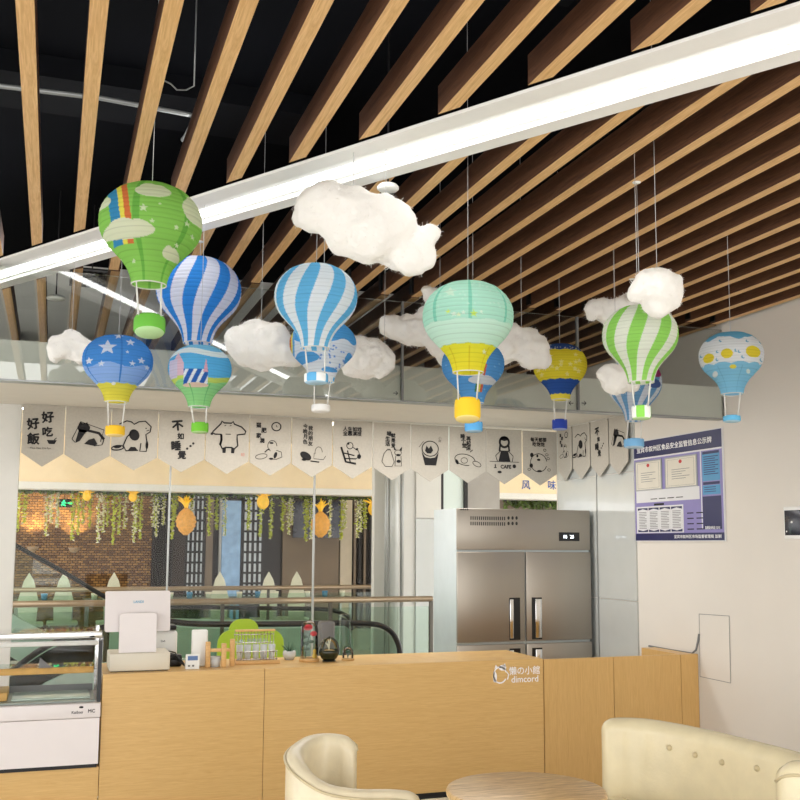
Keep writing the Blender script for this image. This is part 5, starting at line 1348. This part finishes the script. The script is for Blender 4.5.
vx = [(19, 38, 0), (25, 30, 0), (47, 42, 1), (52, 30, 1), (58, 34, 1), (74, 46, 0), (79, 40, 0), (84, 30, 0), (91, 34, 0), (99, 48, 1), (104, 38, 1), (109, 32, 0), (114, 50, 0), (120, 40, 0), (127, 34, 1), (134, 48, 1), (137, 36, 0), (143, 44, 0), (153, 32, 1), (158, 42, 1), (166, 30, 1), (172, 44, 0), (176, 26, 0), (194, 30, 1), (208, 40, 0), (218, 34, 0), (228, 40, 1), (247, 34, 0), (262, 40, 0), (275, 42, 0), (281, 34, 0), (290, 38, 1), (296, 28, 1), (304, 44, 0), (309, 30, 0), (316, 42, 1), (328, 40, 1), (343, 42, 0), (350, 30, 1), (355, 40, 1), (362, 34, 1), (370, 30, 0)]
names = {0: 'yellow-green', 1: 'whitish'}
cnt = 0
for k, (px, Lp, wv) in enumerate(vx):
    Lw = Lp/FPX*(P(px, 500, Y=YVN)-EYE).length*.98
    key = (wv, k % 4)
    x = P(px, 500, Y=YVN).x
    lb = '%s leafy vine hanging below the bulkhead, %s in the row' % (names[wv], 'number %s from the left' % (['one','two','three','four','five','six','seven','eight','nine','ten','eleven','twelve','thirteen','fourteen','fifteen','sixteen','seventeen','eighteen','nineteen','twenty'][k] if k < 20 else 'twenty-'+['zero','one','two','three','four','five','six','seven','eight','nine'][k-20] if k < 30 else 'thirty-'+['zero','one','two','three','four','five','six','seven','eight','nine'][k-30] if k < 40 else 'forty-'+['zero','one','two'][k-40]))
    lb = lb.replace('-zero', '')
    if key not in protos:
        o = build(vine_mesh(1.0, k, .75 if wv else .12), 'hanging_vine', [M['vine'], M['vinew']], None, (0, 0, 0)); protos[key] = o
    else:
        o = protos[key].copy(); COL.objects.link(o)
    o.location = (x, YVN+(-.17, .08, .32)[k % 3], VT-.004); o.scale = (1, 1, Lw); o.rotation_euler = (0, 0, k*.7)
    tag(o, lb, 'vine', 'vines hanging below the bulkhead')
# foliage along the beam
mb = MB(); rr = random.Random(12)
for i in range(1500):
    px = rr.uniform(14, 380); q = P(px, 495, Y=YVN); c = Vector((q.x, YVN+rr.uniform(-.285, -.262), VT+.03+rr.uniform(-.07, .08))); s = rr.uniform(.02, .05)
    d1 = Vector((rr.gauss(0, 1), rr.gauss(0, 1), rr.gauss(0, 1))).normalized(); d2 = d1.cross(Vector((rr.gauss(0, 1), rr.gauss(0, 1), rr.gauss(0, 1)))).normalized()
    mb.add([c-d1*s, c+d2*s*.6, c+d1*s, c-d2*s*.6], [(0, 1, 2, 3)], 0)
o = build(mb, 'beam_foliage', M['fern']); tag(o, 'green leaves massed along the beam above the vines', 'foliage', kind='stuff')
mb = MB()
for i in range(600):
    px = rr.uniform(505, 560); q = P(px, 502, Y=YVN); c = Vector((q.x, YVN+rr.uniform(-.12, .1), q.z+rr.gauss(.0, .07))); s = rr.uniform(.03, .07)
    d1 = Vector((rr.gauss(0, 1), rr.gauss(0, 1), rr.gauss(0, 1))).normalized(); d2 = d1.cross(Vector((rr.gauss(0, 1), rr.gauss(0, 1), rr.gauss(0, 1)))).normalized()
    mb.add([c-d1*s, c+d2*s*.6, c+d1*s, c-d2*s*.6], [(0, 1, 2, 3)], 0)
sb_ = build(MB().box((P(505, 540, Y=YVN).x, YVN-.03, VT), (P(562, 540, Y=YVN).x, YVN+.03, bulkz1)), 'foliage_beam', M['dark']); tag(sb_, 'dark beam under the bulkhead above the fridge', 'beam')
o = build(mb, 'sign_foliage', M['fern']); tag(o, 'green leaves seen just above the fridge top', 'foliage', kind='stuff')
# pineapple lanterns
for k, (px, py) in enumerate(((186, 521), (320.5, 524))):
    Yp = 17.3; q = P(px, py, Y=Yp)
    o = thing('pineapple_lantern', (q.x, Yp, q.z-.3), 'glowing orange pineapple-shaped lantern before the %s' % ('left lattice screen' if k == 0 else 'dark wall screen'), 'lantern', 'pineapple lanterns')
    mb = MB(); pr_ = [(.17*math.sin(math.pi*(i+.4)/12.8)**.7*(1+.06*math.cos(i*3.1)), -.24+.46*i/12) for i in range(13)]
    mb.lathe(pr_, (q.x, Yp, q.z), 20); build(mb, 'body', M['pine'], o)
    mb = MB(); tuft(mb, (q.x, Yp, q.z+.2), 16, .26, .025, .8, k); build(mb, 'crown', M['pinetop'], o)
    build(MB().tube([(q.x, Yp, q.z+.2), (q.x, Yp, bulkz0)], .006, 5), 'hanger', M['dark'], o)
for k, (px, py) in enumerate(((87, 494), (133, 495), (263, 500), (374, 507))):
    Yp = 17.2; q = P(px, py+2, Y=Yp)
    rq = .07 if k < 2 else .11
    mb = MB().ball(q, rq, 14, 10, sc=(1, 1, 1.15)).tube([q, (q.x, q.y, bulkz0-.018)], .006, 6); tuft(mb, q, 14, rq*2.1, .018, 1.2, 40+k)
    o = build(mb, 'yellow_lantern', M['pinetop']); tag(o, 'yellow glowing paper lantern among the vines, %s from the left' % ORD[k], 'lantern', 'yellow lanterns')
# white leaf chairs and tables on the restaurant terrace
def leaf_chair(x, Y, label):
    o = thing('terrace_chair', (x, Y, 0), label, 'chair', 'white chairs on the restaurant terrace')
    poly = [(-.12, .45), (-.14, .8), (-.07, 1.08), (0, 1.2), (.07, 1.08), (.14, .8), (.12, .45)]
    build(MB().prism(poly, lambda u, v, k: (x+u, Y+.04*k, v)), 'backrest', M['pale'], o)
    build(MB().rbox((x-.22, Y+.041, .42), (x+.22, Y+.46, .47), .015), 'seat', M['pale'], o)
    for dx, dy in ((-.18, .06), (.18, .06), (-.18, .42), (.18, .42)): build(MB().box((x+dx-.015, Y+dy-.015, 0), (x+dx+.015, Y+dy+.015, .42)), 'leg', M['frame'], o)
for k, px in enumerate((29, 64, 114, 220, 269, 297)):
    leaf_chair(P(px, 580, Y=15.6+.15*(k % 2)).x, 15.6+.15*(k % 2), 'white pointed chair on the terrace beyond the railing, %s from the left' % ORD[k])
for k, px in enumerate((45, 115, 190, 258, 325)):
    x = P(px, 580, Y=16.4).x
    o = thing('terrace_table', (x, 16.6, 0), 'grey terrace table before the restaurant, %s from the left' % ORD[k], 'table', 'restaurant terrace tables')
    build(MB().rbox((x-.45, 16.2, .72), (x+.45, 16.9, .76), .01), 'tabletop', M['tabletop'], o)
    for dx in (-.4, .4):
        for dy in (-.3, .3): build(MB().box((x+dx-.02, 16.55+dy-.02, 0), (x+dx+.02, 16.55+dy+.02, .72)), 'leg', M['frame'], o)
    for j_ in range(3):
        c_ = (x-.3+.3*j_, 16.4, .7605)
        p_ = build(MB().lathe([(.04, 0), (.05, .1), (.046, .1), (.036, .006)], c_, 14), 'table_cup', M['pale'] if j_ != 1 else M['sky']); tag(p_, '%s cup on the %s terrace table from the left, position %s' % ('blue' if j_ == 1 else 'white', ORD[k], ['left', 'middle', 'right'][j_]), 'cup', 'cups on the terrace tables')
